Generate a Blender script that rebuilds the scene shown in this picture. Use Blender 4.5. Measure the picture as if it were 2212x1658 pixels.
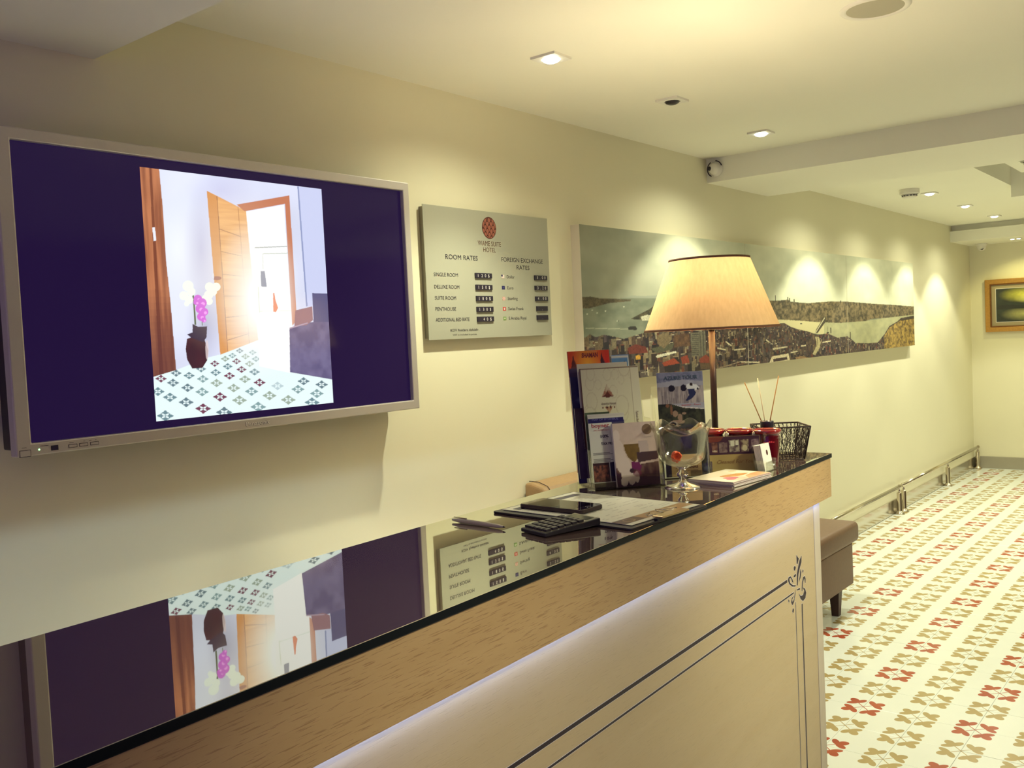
import bpy, bmesh, math, random
import numpy as np
from mathutils import Vector, Matrix

for o in list(bpy.data.objects):
    bpy.data.objects.remove(o, do_unlink=True)
SC = bpy.context.scene
COL = SC.collection
PI = math.pi
sin, cos = math.sin, math.cos

# ------------------------------------------------------------------ camera
F, YAW, PITCH, ROLL = 2009.07, 0.891839, 0.0476067, 0.0471882
CYAW = 0.046444            # the counter stands a little askew to the wall
cam_d = bpy.data.cameras.new('camera')
cam_d.sensor_fit = 'HORIZONTAL'
cam_d.sensor_width = 36.0
cam_d.lens = F / 2212.0 * 36.0
cam_d.clip_start = 0.02
cam = bpy.data.objects.new('camera', cam_d)
COL.objects.link(cam)
_f = Vector((sin(YAW)*cos(PITCH), cos(YAW)*cos(PITCH), -sin(PITCH)))
_r = Vector((cos(YAW), -sin(YAW), 0))
_d = _f.cross(_r)
r2 = _r*cos(ROLL) + _d*sin(ROLL)
d2 = -_r*sin(ROLL) + _d*cos(ROLL)
cam.matrix_world = Matrix(((r2.x, -d2.x, -_f.x, 0), (r2.y, -d2.y, -_f.y, 0), (r2.z, -d2.z, -_f.z, 1.5), (0, 0, 0, 1)))
SC.camera = cam

# ------------------------------------------------------------------ world, exposure
SC.view_settings.view_transform = 'Standard'
SC.view_settings.look = 'None'
SC.view_settings.gamma = 1.0
SC.view_settings.use_curve_mapping = False
SC.view_settings.exposure = 0.56
world = bpy.data.worlds.new('world')
SC.world = world
world.use_nodes = True
wb = world.node_tree.nodes['Background']
wb.inputs[0].default_value = (0.36, 0.18, 0.95, 1)     # purple fill added to tint the shadows, let in at the open end
wb.inputs[1].default_value = 0.34

WARM = (1.0, 0.985, 0.72)
WALL_Y = 2.25

def spot(name, loc, power, size_deg, blend, color=WARM, radius=0.02, aim=(0, 0, -1)):
    L = bpy.data.lights.new(name, 'SPOT')
    L.energy = power; L.color = color; L.spot_size = math.radians(size_deg); L.spot_blend = blend
    L.shadow_soft_size = radius
    o = bpy.data.objects.new(name, L); COL.objects.link(o)
    o.location = loc
    o.rotation_euler = Vector(aim).to_track_quat('-Z', 'Y').to_euler()
    return o

def point(name, loc, power, color=WARM, radius=0.03):
    L = bpy.data.lights.new(name, 'POINT')
    L.energy = power; L.color = color; L.shadow_soft_size = radius
    o = bpy.data.objects.new(name, L); COL.objects.link(o); o.location = loc
    return o

SPOTS = [(2.446, 1.752, 2.385, 1.0), (4.088, 1.77, 2.385, 1.15), (5.75, 1.755, 2.362, 1.15),
         (6.806, 1.754, 2.362, 1.05), (7.829, 1.762, 2.362, 1.05), (8.877, 1.77, 2.362, 1.0)]
for x, y, z, k in SPOTS:
    spot('downlight_beam', (x, y, z - 0.026), 34*k, 100, 0.6 if x < 3 else 0.28)
    spot('downlight_spill', (x, y, z - 0.026), 9*k, 150, 0.6)
# unseen spots added right of the frame to brighten the floor
for x, y, k in [(4.0, -0.4, 1.0), (6.0, -0.3, .95), (7.6, -0.1, .85), (9.0, 0.5, .8), (4.4, -1.9, .9), (7.0, -1.9, .9)]:
    spot('floor_fill_beam', (x, y, 2.27), 42*k, 120, 0.6, radius=0.05)
# two unseen fill spots added behind the viewer to brighten the counter front
for p, t, k in (((1.0, -0.5, 2.22), (1.0, 0.85, 0.87), 88), ((2.5, -0.55, 2.22), (2.15, 0.95, 0.95), 120)):
    spot('counter_fill_beam', p, k, 42, 1.0, radius=0.16, aim=(t[0]-p[0], t[1]-p[1], t[2]-p[2]))
# picture light under the far bulkhead
spot('picture_light_beam', (9.66, 1.72, 2.195), 9, 105, 0.6, color=(1.0, 0.9, 0.35), aim=(0.45, 0.05, -1))

# ------------------------------------------------------------------ materials
MATS = {}
def lin(c):
    return tuple(((v/255.0)/12.92 if v/255.0 <= 0.04045 else ((v/255.0+0.055)/1.055)**2.4) for v in c)

class NT:
    def __init__(s, name):
        s.m = bpy.data.materials.new(name); s.m.use_nodes = True
        s.t = s.m.node_tree; s.n = s.t.nodes; s.l = s.t.links
        s.b = s.n['Principled BSDF']
        s.out = s.n['Material Output']
    def node(s, typ, **kw):
        n = s.n.new(typ)
        for k, v in kw.items(): setattr(n, k, v)
        return n
    def link(s, a, b): s.l.new(a, b)
    def val(s, x):
        return x
    def math(s, op, a, b=None, c=None):
        n = s.n.new('ShaderNodeMath'); n.operation = op
        for i, v in enumerate((a, b, c)):
            if v is None: continue
            if isinstance(v, (int, float)): n.inputs[i].default_value = v
            else: s.l.new(v, n.inputs[i])
        return n.outputs[0]
    def mix(s, fac, a, b):
        n = s.n.new('ShaderNodeMix'); n.data_type = 'RGBA'
        for i, v in ((0, fac), (6, a), (7, b)):
            if isinstance(v, (int, float)): n.inputs[i].default_value = v
            elif isinstance(v, tuple): n.inputs[i].default_value = (*v[:3], 1)
            else: s.l.new(v, n.inputs[i])
        return n.outputs[2]

def mat(name, col, rough=0.5, metal=0.0, noise=0.0, scale=20.0, bump=0.0, emit=None, estr=0.0, coat=0.0, stretch=None, spec=None):
    if name in MATS: return MATS[name]
    N = NT(name)
    b = N.b
    b.inputs['Base Color'].default_value = (*col, 1)
    b.inputs['Roughness'].default_value = rough
    b.inputs['Metallic'].default_value = metal
    b.inputs['Coat Weight'].default_value = coat
    if spec is not None: b.inputs['Specular IOR Level'].default_value = spec
    tc = N.node('ShaderNodeTexCoord')
    src = tc.outputs['Object']
    if stretch:
        mp = N.node('ShaderNodeMapping'); mp.inputs['Scale'].default_value = stretch
        N.link(src, mp.inputs[0]); src = mp.outputs[0]
    nz = N.node('ShaderNodeTexNoise'); nz.inputs['Scale'].default_value = scale; nz.inputs['Detail'].default_value = 4
    N.link(src, nz.inputs[0])
    k = noise if noise else 0.03
    dark = tuple(c*(1-k) for c in col); light = tuple(min(1, c*(1+k)) for c in col)
    N.link(N.mix(nz.outputs[0], dark, light), b.inputs['Base Color'])
    if bump:
        bp = N.node('ShaderNodeBump'); bp.inputs['Strength'].default_value = bump; bp.inputs['Distance'].default_value = 0.002
        N.link(nz.outputs[0], bp.inputs['Height']); N.link(bp.outputs[0], b.inputs['Normal'])
    if emit:
        b.inputs['Emission Color'].default_value = (*emit, 1); b.inputs['Emission Strength'].default_value = estr
    MATS[name] = N.m
    return N.m

M_wall = mat('wall_plaster', (0.81, 0.775, 0.57), 0.75, noise=0.02, scale=3, bump=0.05)
M_dark_wall = mat('unseen_dark_wall', (0.16, 0.10, 0.09), 0.7)  # unseen opposite wall, made dark to cut the bounce light
M_ceil = mat('ceiling_plaster', (0.88, 0.87, 0.75), 0.8, noise=0.015, scale=2)
M_white = mat('white_plastic', (0.80, 0.78, 0.70), 0.4)
M_black = mat('black_plastic', (0.018, 0.014, 0.022), 0.35)
M_darkwood = mat('dark_wood_leg', (0.045, 0.018, 0.015), 0.4, noise=0.3, scale=30)
M_leather = mat('taupe_leather', (0.19, 0.11, 0.065), 0.5, noise=0.12, scale=60, bump=0.25)
M_leather2 = mat('tan_leather', (0.34, 0.215, 0.10), 0.5, noise=0.1, scale=50, bump=0.2)
M_steel = mat('polished_steel', (0.66, 0.60, 0.50), 0.12, metal=1.0)
M_steel_b = mat('brushed_steel_plinth', (0.62, 0.58, 0.50), 0.16, metal=0.92, noise=0.06, scale=4)
M_greybase = mat('grey_plinth', (0.36, 0.33, 0.25), 0.6)
M_silver = mat('silver_bezel', (0.60, 0.56, 0.52), 0.38, metal=0.35, noise=0.02, scale=200)
M_darkmetal = mat('dark_bronze_metal', (0.022, 0.011, 0.012), 0.4, metal=0.2)
M_wire = mat('rusty_black_wire', (0.025, 0.014, 0.012), 0.55, metal=0.3)
M_paper = mat('white_paper', (0.80, 0.77, 0.68), 0.6)
M_ink = mat('black_ink', (0.02, 0.015, 0.03), 0.5)
M_inkb = mat('brown_ink', (0.10, 0.035, 0.02), 0.5)
M_digit = mat('white_digit', (0.85, 0.83, 0.78), 0.5)
M_mount = mat('picture_mount', (0.40, 0.33, 0.20), 0.8)
M_gold = mat('gilt_frame', (0.52, 0.28, 0.075), 0.35, metal=0.75, noise=0.25, scale=60)
M_gold2 = mat('dark_gilt_frame', (0.20, 0.085, 0.025), 0.4, metal=0.6, noise=0.25, scale=60)
M_grille = mat('speaker_grille', (0.42, 0.40, 0.30), 0.7)
M_lens = mat('lamp_lens', (1, 1, 1), 0.4, emit=(0.97, 1.0, 0.86), estr=9)
M_led = mat('led_strip', (1, 1, 1), 0.4, emit=(0.26, 0.40, 1.0), estr=26)
M_grout = mat('grout', (0.62, 0.57, 0.42), 0.8)
M_plate = mat('rate_board_metal', (0.40, 0.40, 0.31), 0.6, metal=0.0, noise=0.02, scale=300)
M_plate_edge = mat('rate_board_edge', (0.30, 0.27, 0.20), 0.5)
M_canvas_edge = mat('canvas_edge', (0.72, 0.66, 0.52), 0.8)
M_groove = mat('inlay_groove', (0.022, 0.010, 0.018), 0.5)
M_groove_edge = mat('inlay_bright_edge', (0.80, 0.76, 0.78), 0.4)
M_pale = mat('pale_trim_wood', (0.62, 0.53, 0.40), 0.45, noise=0.1, scale=60, stretch=(3, 3, 0.3))

def oak(name, base, dark, pore, ax='x', coat=0.1, str_=1.0):
    N = NT(name)
    tc = N.node('ShaderNodeTexCoord')
    mp = N.node('ShaderNodeMapping'); mp.inputs['Scale'].default_value = (1.3, 8, 14)
    N.link(tc.outputs['Object'], mp.inputs[0])
    n1 = N.node('ShaderNodeTexNoise'); n1.inputs['Scale'].default_value = 1.6; n1.inputs['Detail'].default_value = 5; n1.inputs['Distortion'].default_value = 0.6
    N.link(mp.outputs[0], n1.inputs[0])
    mp2 = N.node('ShaderNodeMapping'); mp2.inputs['Scale'].default_value = (26, 300, 520); mp2.inputs['Rotation'].default_value = (0, 0.02, 0)
    N.link(tc.outputs['Object'], mp2.inputs[0])
    n2 = N.node('ShaderNodeTexNoise'); n2.inputs['Scale'].default_value = 1.0; n2.inputs['Detail'].default_value = 2
    N.link(mp2.outputs[0], n2.inputs[0])
    r = N.node('ShaderNodeValToRGB'); r.color_ramp.elements[0].position = 0.58; r.color_ramp.elements[1].position = 0.65
    N.link(n2.outputs[0], r.inputs[0])
    c1 = N.mix(n1.outputs[0], dark, base)
    c2 = N.mix(N.math('MULTIPLY', r.outputs[0], 0.45*str_), c1, pore)
    N.link(c2, N.b.inputs['Base Color'])
    bp = N.node('ShaderNodeBump'); bp.inputs['Strength'].default_value = 0.35*str_; bp.inputs['Distance'].default_value = 0.001; bp.invert = True
    N.link(r.outputs[0], bp.inputs['Height']); N.link(bp.outputs[0], N.b.inputs['Normal'])
    N.b.inputs['Roughness'].default_value = 0.42
    N.b.inputs['Coat Weight'].default_value = coat
    return N.m
M_oak = oak('oak_fascia', (0.60, 0.40, 0.19), (0.46, 0.28, 0.11), (0.24, 0.11, 0.035))
M_oak_panel = oak('limed_oak_panel', (0.60, 0.465, 0.27), (0.50, 0.37, 0.19), (0.36, 0.26, 0.14), str_=0.45)

def glass_top():
    N = NT('tinted_counter_glass')
    b = N.b
    b.inputs['Base Color'].default_value = (0.20, 0.125, 0.12, 1)
    b.inputs['Roughness'].default_value = 0.03
    gl = N.node('ShaderNodeBsdfGlossy'); gl.inputs['Color'].default_value = (0.80, 0.82, 0.70, 1); gl.inputs['Roughness'].default_value = 0.008
    lw = N.node('ShaderNodeLayerWeight'); lw.inputs[0].default_value = 0.35
    fac = N.math('ADD', N.math('MULTIPLY', lw.outputs[1], 0.62), 0.22)
    mx = N.node('ShaderNodeMixShader')
    N.link(fac, mx.inputs[0]); N.link(b.outputs[0], mx.inputs[1]); N.link(gl.outputs[0], mx.inputs[2])
    N.link(mx.outputs[0], N.out.inputs[0])
    return N.m
M_gtop = glass_top()
M_gedge = mat('glass_edge', (0.003, 0.006, 0.010), 0.35, spec=0.12)

def clear(name, tint=(0.975, 0.98, 0.95), gl=0.5, rough=0.02, base=0.05):
    N = NT(name)
    tr = N.node('ShaderNodeBsdfTransparent'); tr.inputs[0].default_value = (*tint, 1)
    g = N.node('ShaderNodeBsdfGlossy'); g.inputs['Roughness'].default_value = rough; g.inputs['Color'].default_value = (1, 1, 0.95, 1)
    lw = N.node('ShaderNodeLayerWeight'); lw.inputs[0].default_value = 0.3
    mx = N.node('ShaderNodeMixShader')
    N.link(N.math('ADD', N.math('MULTIPLY', lw.outputs[0], gl), base), mx.inputs[0])
    N.link(tr.outputs[0], mx.inputs[1]); N.link(g.outputs[0], mx.inputs[2]); N.link(mx.outputs[0], N.out.inputs[0])
    return N.m
M_acryl = clear('clear_acrylic')
def realglass(name, col, ior=1.45):
    N = NT(name)
    N.b.inputs['Base Color'].default_value = (*col, 1)
    N.b.inputs['Transmission Weight'].default_value = 1.0
    N.b.inputs['Roughness'].default_value = 0.0
    N.b.inputs['IOR'].default_value = ior
    return N.m
M_glass = realglass('clear_glass', (1.0, 1.0, 0.97))
M_redglass = mat('dark_red_glass', (0.085, 0.002, 0.007), 0.06, coat=1.0)
M_redrim = mat('red_glass_rim', (0.26, 0.012, 0.014), 0.08, coat=1.0)

def shade_mat():
    N = NT('linen_lamp_shade')
    tc = N.node('ShaderNodeTexCoord'); mp = N.node('ShaderNodeMapping'); mp.inputs['Scale'].default_value = (120, 120, 10); mp.inputs['Rotation'].default_value = (0.0, 0.5, 0.3)
    N.link(tc.outputs['Object'], mp.inputs[0])
    nz = N.node('ShaderNodeTexNoise'); nz.inputs['Scale'].default_value = 1.0; nz.inputs['Detail'].default_value = 3; N.link(mp.outputs[0], nz.inputs[0])
    c = N.mix(nz.outputs[0], (0.66, 0.46, 0.24), (0.84, 0.62, 0.34))
    df = N.node('ShaderNodeBsdfDiffuse'); tl = N.node('ShaderNodeBsdfTranslucent')
    N.link(c, df.inputs[0]); N.link(c, tl.inputs[0])
    mx = N.node('ShaderNodeMixShader'); mx.inputs[0].default_value = 0.072
    N.link(df.outputs[0], mx.inputs[1]); N.link(tl.outputs[0], mx.inputs[2]); N.link(mx.outputs[0], N.out.inputs[0])
    return N.m
M_shade = shade_mat()

TX, TY, X0, Y0 = 0.2055, 0.201, 3.612, 1.224
def tile_mat():
    N = NT('patterned_cement_tile')
    g = N.node('ShaderNodeNewGeometry'); sp = N.node('ShaderNodeSeparateXYZ'); N.link(g.outputs['Position'], sp.inputs[0])
    u = N.math('DIVIDE', N.math('SUBTRACT', sp.outputs[0], X0), TX)
    v = N.math('DIVIDE', N.math('SUBTRACT', sp.outputs[1], Y0), TY)
    iu = N.math('ROUND', u); iv = N.math('ROUND', v)
    a = N.math('ABSOLUTE', N.math('SUBTRACT', u, iu)); b = N.math('ABSOLUTE', N.math('SUBTRACT', v, iv))
    p = N.math('MULTIPLY', N.math('ADD', a, b), 0.70711)
    q = N.math('ABSOLUTE', N.math('MULTIPLY', N.math('SUBTRACT', a, b), 0.70711))
    def ell(cp, cq, rp, rq, rot=0.0):
        dp = N.math('SUBTRACT', p, cp); dq = N.math('SUBTRACT', q, cq)
        if rot:
            c, s = cos(rot), sin(rot)
            x = N.math('ADD', N.math('MULTIPLY', dp, c), N.math('MULTIPLY', dq, s))
            y = N.math('SUBTRACT', N.math('MULTIPLY', dq, c), N.math('MULTIPLY', dp, s))
        else: x, y = dp, dq
        x = N.math('DIVIDE', x, rp); y = N.math('DIVIDE', y, rq)
        return N.math('LESS_THAN', N.math('ADD', N.math('MULTIPLY', x, x), N.math('MULTIPLY', y, y)), 1.0)
    m = N.math('MAXIMUM', ell(0.335, 0.0, 0.110, 0.080), ell(0.245, 0.095, 0.062, 0.115, -0.20))
    m = N.math('MAXIMUM', m, ell(0.235, 0.0, 0.05, 0.06))
    stem = N.math('MULTIPLY', N.math('LESS_THAN', q, 0.009), N.math('LESS_THAN', p, 0.22))
    m = N.math('MAXIMUM', m, stem)
    ev = N.math('MULTIPLY', N.math('LESS_THAN', N.math('PINGPONG', iu, 1.0), 0.5), N.math('LESS_THAN', N.math('PINGPONG', iv, 1.0), 0.5))
    nz = N.node('ShaderNodeTexNoise'); nz.inputs['Scale'].default_value = 9; N.link(g.outputs['Position'], nz.inputs[0])
    red = N.mix(nz.outputs[0], (0.30, 0.035, 0.018), (0.48, 0.10, 0.03))
    tan = N.mix(nz.outputs[0], (0.36, 0.27, 0.115), (0.46, 0.35, 0.15))
    mc = N.mix(ev, tan, red)
    base = N.mix(nz.outputs[0], (0.74, 0.78, 0.72), (0.78, 0.82, 0.77))
    N.link(N.mix(m, base, mc), N.b.inputs['Base Color'])
    N.b.inputs['Roughness'].default_value = 0.22
    N.b.inputs['Specular IOR Level'].default_value = 0.5
    return N.m
M_tile = tile_mat()

def vcol_mat(name, rough=0.5, emit=0.0, coat=0.0):
    N = NT(name)
    at = N.node('ShaderNodeAttribute'); at.attribute_name = 'Col'
    if emit:
        N.b.inputs['Base Color'].default_value = (0.01, 0.008, 0.015, 1)
        N.link(at.outputs[0], N.b.inputs['Emission Color']); N.b.inputs['Emission Strength'].default_value = emit
    else:
        N.link(at.outputs[0], N.b.inputs['Base Color'])
    N.b.inputs['Roughness'].default_value = rough; N.b.inputs['Coat Weight'].default_value = coat
    return N.m
M_print = vcol_mat('printed_paper', 0.35, coat=0.2)
M_canvas = vcol_mat('printed_canvas', 0.75)
M_screen = vcol_mat('lit_screen_picture', 0.15, emit=0.72)

# ------------------------------------------------------------------ mesh helpers
class MB:
    """collects solids (each with a material slot) into ONE mesh"""
    def __init__(s): s.v = []; s.f = []; s.mi = []; s.mats = []; s.smooth = []
    def slot(s, m):
        if m not in s.mats: s.mats.append(m)
        return s.mats.index(m)
    def add(s, vs, fs, m, smooth=False):
        k = len(s.v); i = s.slot(m)
        s.v += [tuple(p) for p in vs]
        for f in fs: s.f.append(tuple(a+k for a in f)); s.mi.append(i); s.smooth.append(smooth)
        return s
    def box(s, a, b, m, T=None):
        (x0, y0, z0), (x1, y1, z1) = a, b
        vs = [Vector(p) for p in ((x0,y0,z0),(x1,y0,z0),(x1,y1,z0),(x0,y1,z0),(x0,y0,z1),(x1,y0,z1),(x1,y1,z1),(x0,y1,z1))]
        if T is not None: vs = [T @ p for p in vs]
        return s.add(vs, [(0,3,2,1),(4,5,6,7),(0,1,5,4),(1,2,6,5),(2,3,7,6),(3,0,4,7)], m)
    def hull8(s, pts, m):
        return s.add(pts, [(0,3,2,1),(4,5,6,7),(0,1,5,4),(1,2,6,5),(2,3,7,6),(3,0,4,7)], m)
    def lathe(s, prof, m, seg=24, c=(0,0,0), T=None, wob=None, sx=1, sy=1):
        vs = []; n = len(prof)
        for i in range(seg):
            a = 2*PI*i/seg
            for (r, z) in prof:
                zz = z + (wob(a, r, z) if wob else 0)
                p = Vector((c[0]+r*cos(a)*sx, c[1]+r*sin(a)*sy, c[2]+zz))
                if T is not None: p = T @ p
                vs.append(p)
        fs = []
        for i in range(seg):
            j = (i+1) % seg
            for k in range(n-1): fs.append((i*n+k, j*n+k, j*n+k+1, i*n+k+1))
        s.add(vs, fs, m, True)
        return s
    def cyl(s, c, r, h, m, seg=20, r1=None, T=None, smooth=False):
        r1 = r if r1 is None else r1
        vs = []
        for i in range(seg):
            a = 2*PI*i/seg; vs.append(Vector((c[0]+r*cos(a), c[1]+r*sin(a), c[2])))
        for i in range(seg):
            a = 2*PI*i/seg; vs.append(Vector((c[0]+r1*cos(a), c[1]+r1*sin(a), c[2]+h)))
        if T is not None: vs = [T @ p for p in vs]
        fs = [tuple(range(seg-1, -1, -1)), tuple(range(seg, 2*seg))]
        s.add(vs, fs, m); k = len(s.v)-2*seg; i0 = s.slot(m)
        for i in range(seg):
            j = (i+1) % seg; s.f.append((k+i, k+j, k+seg+j, k+seg+i)); s.mi.append(i0); s.smooth.append(True)
        return s
    def tube(s, pts, r, m, seg=8, closed=False):
        pts = [Vector(p) for p in pts]; n = len(pts); vs = []
        up = Vector((0.13, 0.21, 1)).normalized()
        for i, p in enumerate(pts):
            a = pts[(i-1) % n] if (closed or i > 0) else p
            b = pts[(i+1) % n] if (closed or i < n-1) else p
            t = (b-a).normalized()
            x = t.cross(up)
            if x.length < 1e-3: x = t.cross(Vector((1, 0, 0)))
            x.normalize(); y = t.cross(x)
            rr = r[i] if isinstance(r, (list, tuple)) else r
            for k in range(seg):
                an = 2*PI*k/seg; vs.append(p + (x*cos(an)+y*sin(an))*rr)
        fs = []
        for i in range(n if closed else n-1):
            j = (i+1) % n
            for k in range(seg):
                l = (k+1) % seg; fs.append((i*seg+k, i*seg+l, j*seg+l, j*seg+k))
        if not closed: fs += [tuple(range(seg-1, -1, -1)), tuple((n-1)*seg+k for k in range(seg))]
        s.add(vs, fs, m, True); return s
    def poly(s, pts, m, depth=None, axis='y'):
        """flat polygon (list of 3-D points), optional extrusion vector"""
        n = len(pts); P = [Vector(p) for p in pts]
        if depth is None: return s.add(P, [tuple(range(n))], m)
        D = Vector(depth); Q = [p+D for p in P]
        fs = [tuple(range(n)), tuple(range(2*n-1, n-1, -1))] + [(i, i+n, (i+1) % n + n, (i+1) % n) for i in range(n)]
        return s.add(P+Q, fs, m)
    def build(s, name, parent=None, loc=None, rot=None, bevel=0, seg=2, fix=True):
        me = bpy.data.meshes.new(name); me.from_pydata(s.v, [], s.f)
        for m in s.mats: me.materials.append(m)
        me.polygons.foreach_set('material_index', s.mi)
        me.polygons.foreach_set('use_smooth', s.smooth)
        me.update()
        if fix:
            bm = bmesh.new(); bm.from_mesh(me); bmesh.ops.recalc_face_normals(bm, faces=bm.faces[:]); bm.to_mesh(me); bm.free()
        o = bpy.data.objects.new(name, me); COL.objects.link(o)
        if parent: o.parent = parent
        if loc is not None: o.location = loc
        if rot is not None: o.rotation_euler = rot
        if bevel:
            b = o.modifiers.new('bevel', 'BEVEL'); b.width = bevel; b.segments = seg; b.limit_method = 'ANGLE'; b.angle_limit = math.radians(40)
        return o

def rbox(w, d, h, r, m, n=6, z0=0.0):
    """box with rounded vertical corners, centred in x, y"""
    pts = []
    for cx, cy, a0 in ((w/2-r, d/2-r, 0), (-w/2+r, d/2-r, PI/2), (-w/2+r, -d/2+r, PI), (w/2-r, -d/2+r, 1.5*PI)):
        for i in range(n+1):
            a = a0 + PI/2*i/n; pts.append((cx+r*cos(a), cy+r*sin(a), z0))
    mb = MB(); mb.poly(pts, m, depth=(0, 0, h)); return mb

def empty(name, label, cat, loc=(0, 0, 0), rotz=0.0, group=None):
    o = bpy.data.objects.new(name, None); COL.objects.link(o)
    o.empty_display_size = 0.05
    o.location = loc; o.rotation_euler = (0, 0, rotz)
    o['label'] = label; o['category'] = cat
    if group: o['group'] = group
    return o
def tag(o, label, cat, group=None):
    o['label'] = label; o['category'] = cat
    if group: o['group'] = group
    return o
def struct(o): o['kind'] = 'structure'; return o
def copy_tree(o, parent=None):
    c = o.copy(); COL.objects.link(c); c.parent = parent
    for ch in list(o.children): copy_tree(ch, c)
    return c

def text(parent, s, x, z, size, m, width=None, y=-0.0006, align='LEFT', shear=0.0, T=None, name='lettering', bold=0.0, flip=False):
    cu = bpy.data.curves.new('t', 'FONT'); cu.body = s; cu.size = size; cu.align_x = align; cu.shear = shear
    cu.resolution_u = 3; cu.offset = bold*size
    o = bpy.data.objects.new('t', cu); COL.objects.link(o)
    dg = bpy.context.evaluated_depsgraph_get()
    me = bpy.data.meshes.new_from_object(o.evaluated_get(dg))
    bpy.data.objects.remove(o, do_unlink=True)
    xs = [v.co.x for v in me.vertices] or [0, 1]
    lo, hi = min(xs), max(xs)
    k = (width/(hi-lo)) if width else 1.0
    for v in me.vertices:
        X = (v.co.x-lo)*k if align == 'LEFT' else v.co.x*k
        if T is None: v.co = Vector((x+X, y, z+v.co.y))
        else: v.co = T @ Vector((x+X, y, z+v.co.y))
    me.materials.clear(); me.materials.append(m)
    r = bpy.data.objects.new(name, me); COL.objects.link(r); r.parent = parent
    return r

# ---- painting with numpy into a vertex-coloured sheet (flat print only)
def homog(src):
    dst = [(0, 1), (1, 1), (1, 0), (0, 0)]
    A = []
    for (x, y), (u, v) in zip(src, dst):
        A.append([x, y, 1, 0, 0, 0, -u*x, -u*y, -u]); A.append([0, 0, 0, x, y, 1, -v*x, -v*y, -v])
    h = np.linalg.svd(np.array(A, float))[2][-1].reshape(3, 3)
    def f(pts):
        P = np.array(pts, float); Q = np.c_[P, np.ones(len(P))] @ h.T
        return Q[:, :2]/Q[:, 2:3]
    return f
class Paint:
    def __init__(s, nx, nz, asp=1.0, H=None, seed=1):
        s.nx, s.nz = nx, nz
        u, v = np.meshgrid(np.linspace(0, 1, nx+1), np.linspace(0, 1, nz+1))
        s.u, s.v = u, v; s.asp = asp
        s.c = np.zeros(u.shape+(3,)); s.H = H; s.rng = np.random.RandomState(seed)
    def L(s, c): return np.array(lin(c))
    def noise(s, su, sv, seed=0):
        r = np.random.RandomState(seed+7); out = np.zeros_like(s.u)
        for k in range(3):
            a, b = int(su*2**k)+2, int(sv*2**k)+2
            g = r.rand(b+1, a+1)
            x = s.u*(a-0.001); y = s.v*(b-0.001); i = x.astype(int); j = y.astype(int); fx = x-i; fy = y-j
            fx = fx*fx*(3-2*fx); fy = fy*fy*(3-2*fy)
            out += ((g[j, i]*(1-fx)+g[j, i+1]*fx)*(1-fy)+(g[j+1, i]*(1-fx)+g[j+1, i+1]*fx)*fy)/2**k
        return out/1.75
    def fill(s, c): s.c[:] = s.L(c)
    def win(s, x0, x1, y0, y1):
        i0, i1 = max(0, int(x0*s.nx)-1), min(s.nx+1, int(x1*s.nx)+3); j0, j1 = max(0, int(y0*s.nz)-1), min(s.nz+1, int(y1*s.nz)+3)
        return (slice(j0, max(j0, j1)), slice(i0, max(i0, i1)))
    def _pm(s, P, W):
        U, V = s.u[W], s.v[W]; m = np.zeros(U.shape, bool); n = len(P)
        for i in range(n):
            x1, y1 = P[i]; x2, y2 = P[(i+1) % n]
            if y1 == y2: continue
            m ^= ((y1 > V) != (y2 > V)) & (U < (x2-x1)*(V-y1)/(y2-y1)+x1)
        return m
    def mask(s, pts, raw=False):
        P = s.H(pts) if (s.H and not raw) else np.array(pts, float)
        return s._pm(P, (slice(None), slice(None)))
    def poly(s, pts, c, c2=None, nz=None, raw=False, a=1.0):
        P = s.H(pts) if (s.H and not raw) else np.array(pts, float)
        W = s.win(P[:, 0].min(), P[:, 0].max(), P[:, 1].min(), P[:, 1].max())
        if s.u[W].size == 0: return
        m = s._pm(P, W); col = s.L(c)
        if not m.any(): return
        if nz is not None:
            t = np.clip((nz[W][m]-0.5)*2.2+0.5, 0, 1)[:, None]; new = col*(1-t)+s.L(c2)*t
        elif c2 is not None:
            vv = s.v[W][m]; lo, hi = vv.min(), vv.max(); t = ((vv-lo)/(hi-lo+1e-9))[:, None]; new = s.L(c2)*(1-t)+col*t
        else: new = col
        C = s.c[W]; C[m] = C[m]*(1-a)+new*a
    def ell(s, cx, cy, rx, ry, c, a=1.0, soft=False, raw=False):
        if s.H and not raw:
            C = s.H([(cx, cy)])[0]; ex = s.H([(cx+rx, cy)])[0]-C; ey = s.H([(cx, cy+ry)])[0]-C
        else: C = np.array((cx, cy)); ex = np.array((rx, 0)); ey = np.array((0, ry))
        M = np.linalg.inv(np.array([ex, ey]).T)
        dx, dy = abs(ex[0])+abs(ey[0]), abs(ex[1])+abs(ey[1])
        W = s.win(C[0]-dx, C[0]+dx, C[1]-dy, C[1]+dy)
        if s.u[W].size == 0: return
        du, dv = s.u[W]-C[0], s.v[W]-C[1]
        a1 = M[0, 0]*du+M[0, 1]*dv; a2 = M[1, 0]*du+M[1, 1]*dv
        q = np.sqrt(a1*a1+a2*a2)
        w = np.clip(1-q, 0, 1)**1.2*a if soft else (q < 1)*a
        s.c[W] = s.c[W]*(1-w[..., None])+s.L(c)*w[..., None]
    def down(s):
        """average 2x2 so painted edges come out smooth"""
        nx, nz = s.nx//2, s.nz//2
        c = s.c; k = c[1:-1, 1:-1]*0.5 + (c[:-2, 1:-1]+c[2:, 1:-1]+c[1:-1, :-2]+c[1:-1, 2:])*0.125
        c = c.copy(); c[1:-1, 1:-1] = k
        s.c = c[::2, ::2]; s.u = s.u[::2, ::2]; s.v = s.v[::2, ::2]; s.nx, s.nz = nx, nz
        return s
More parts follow.
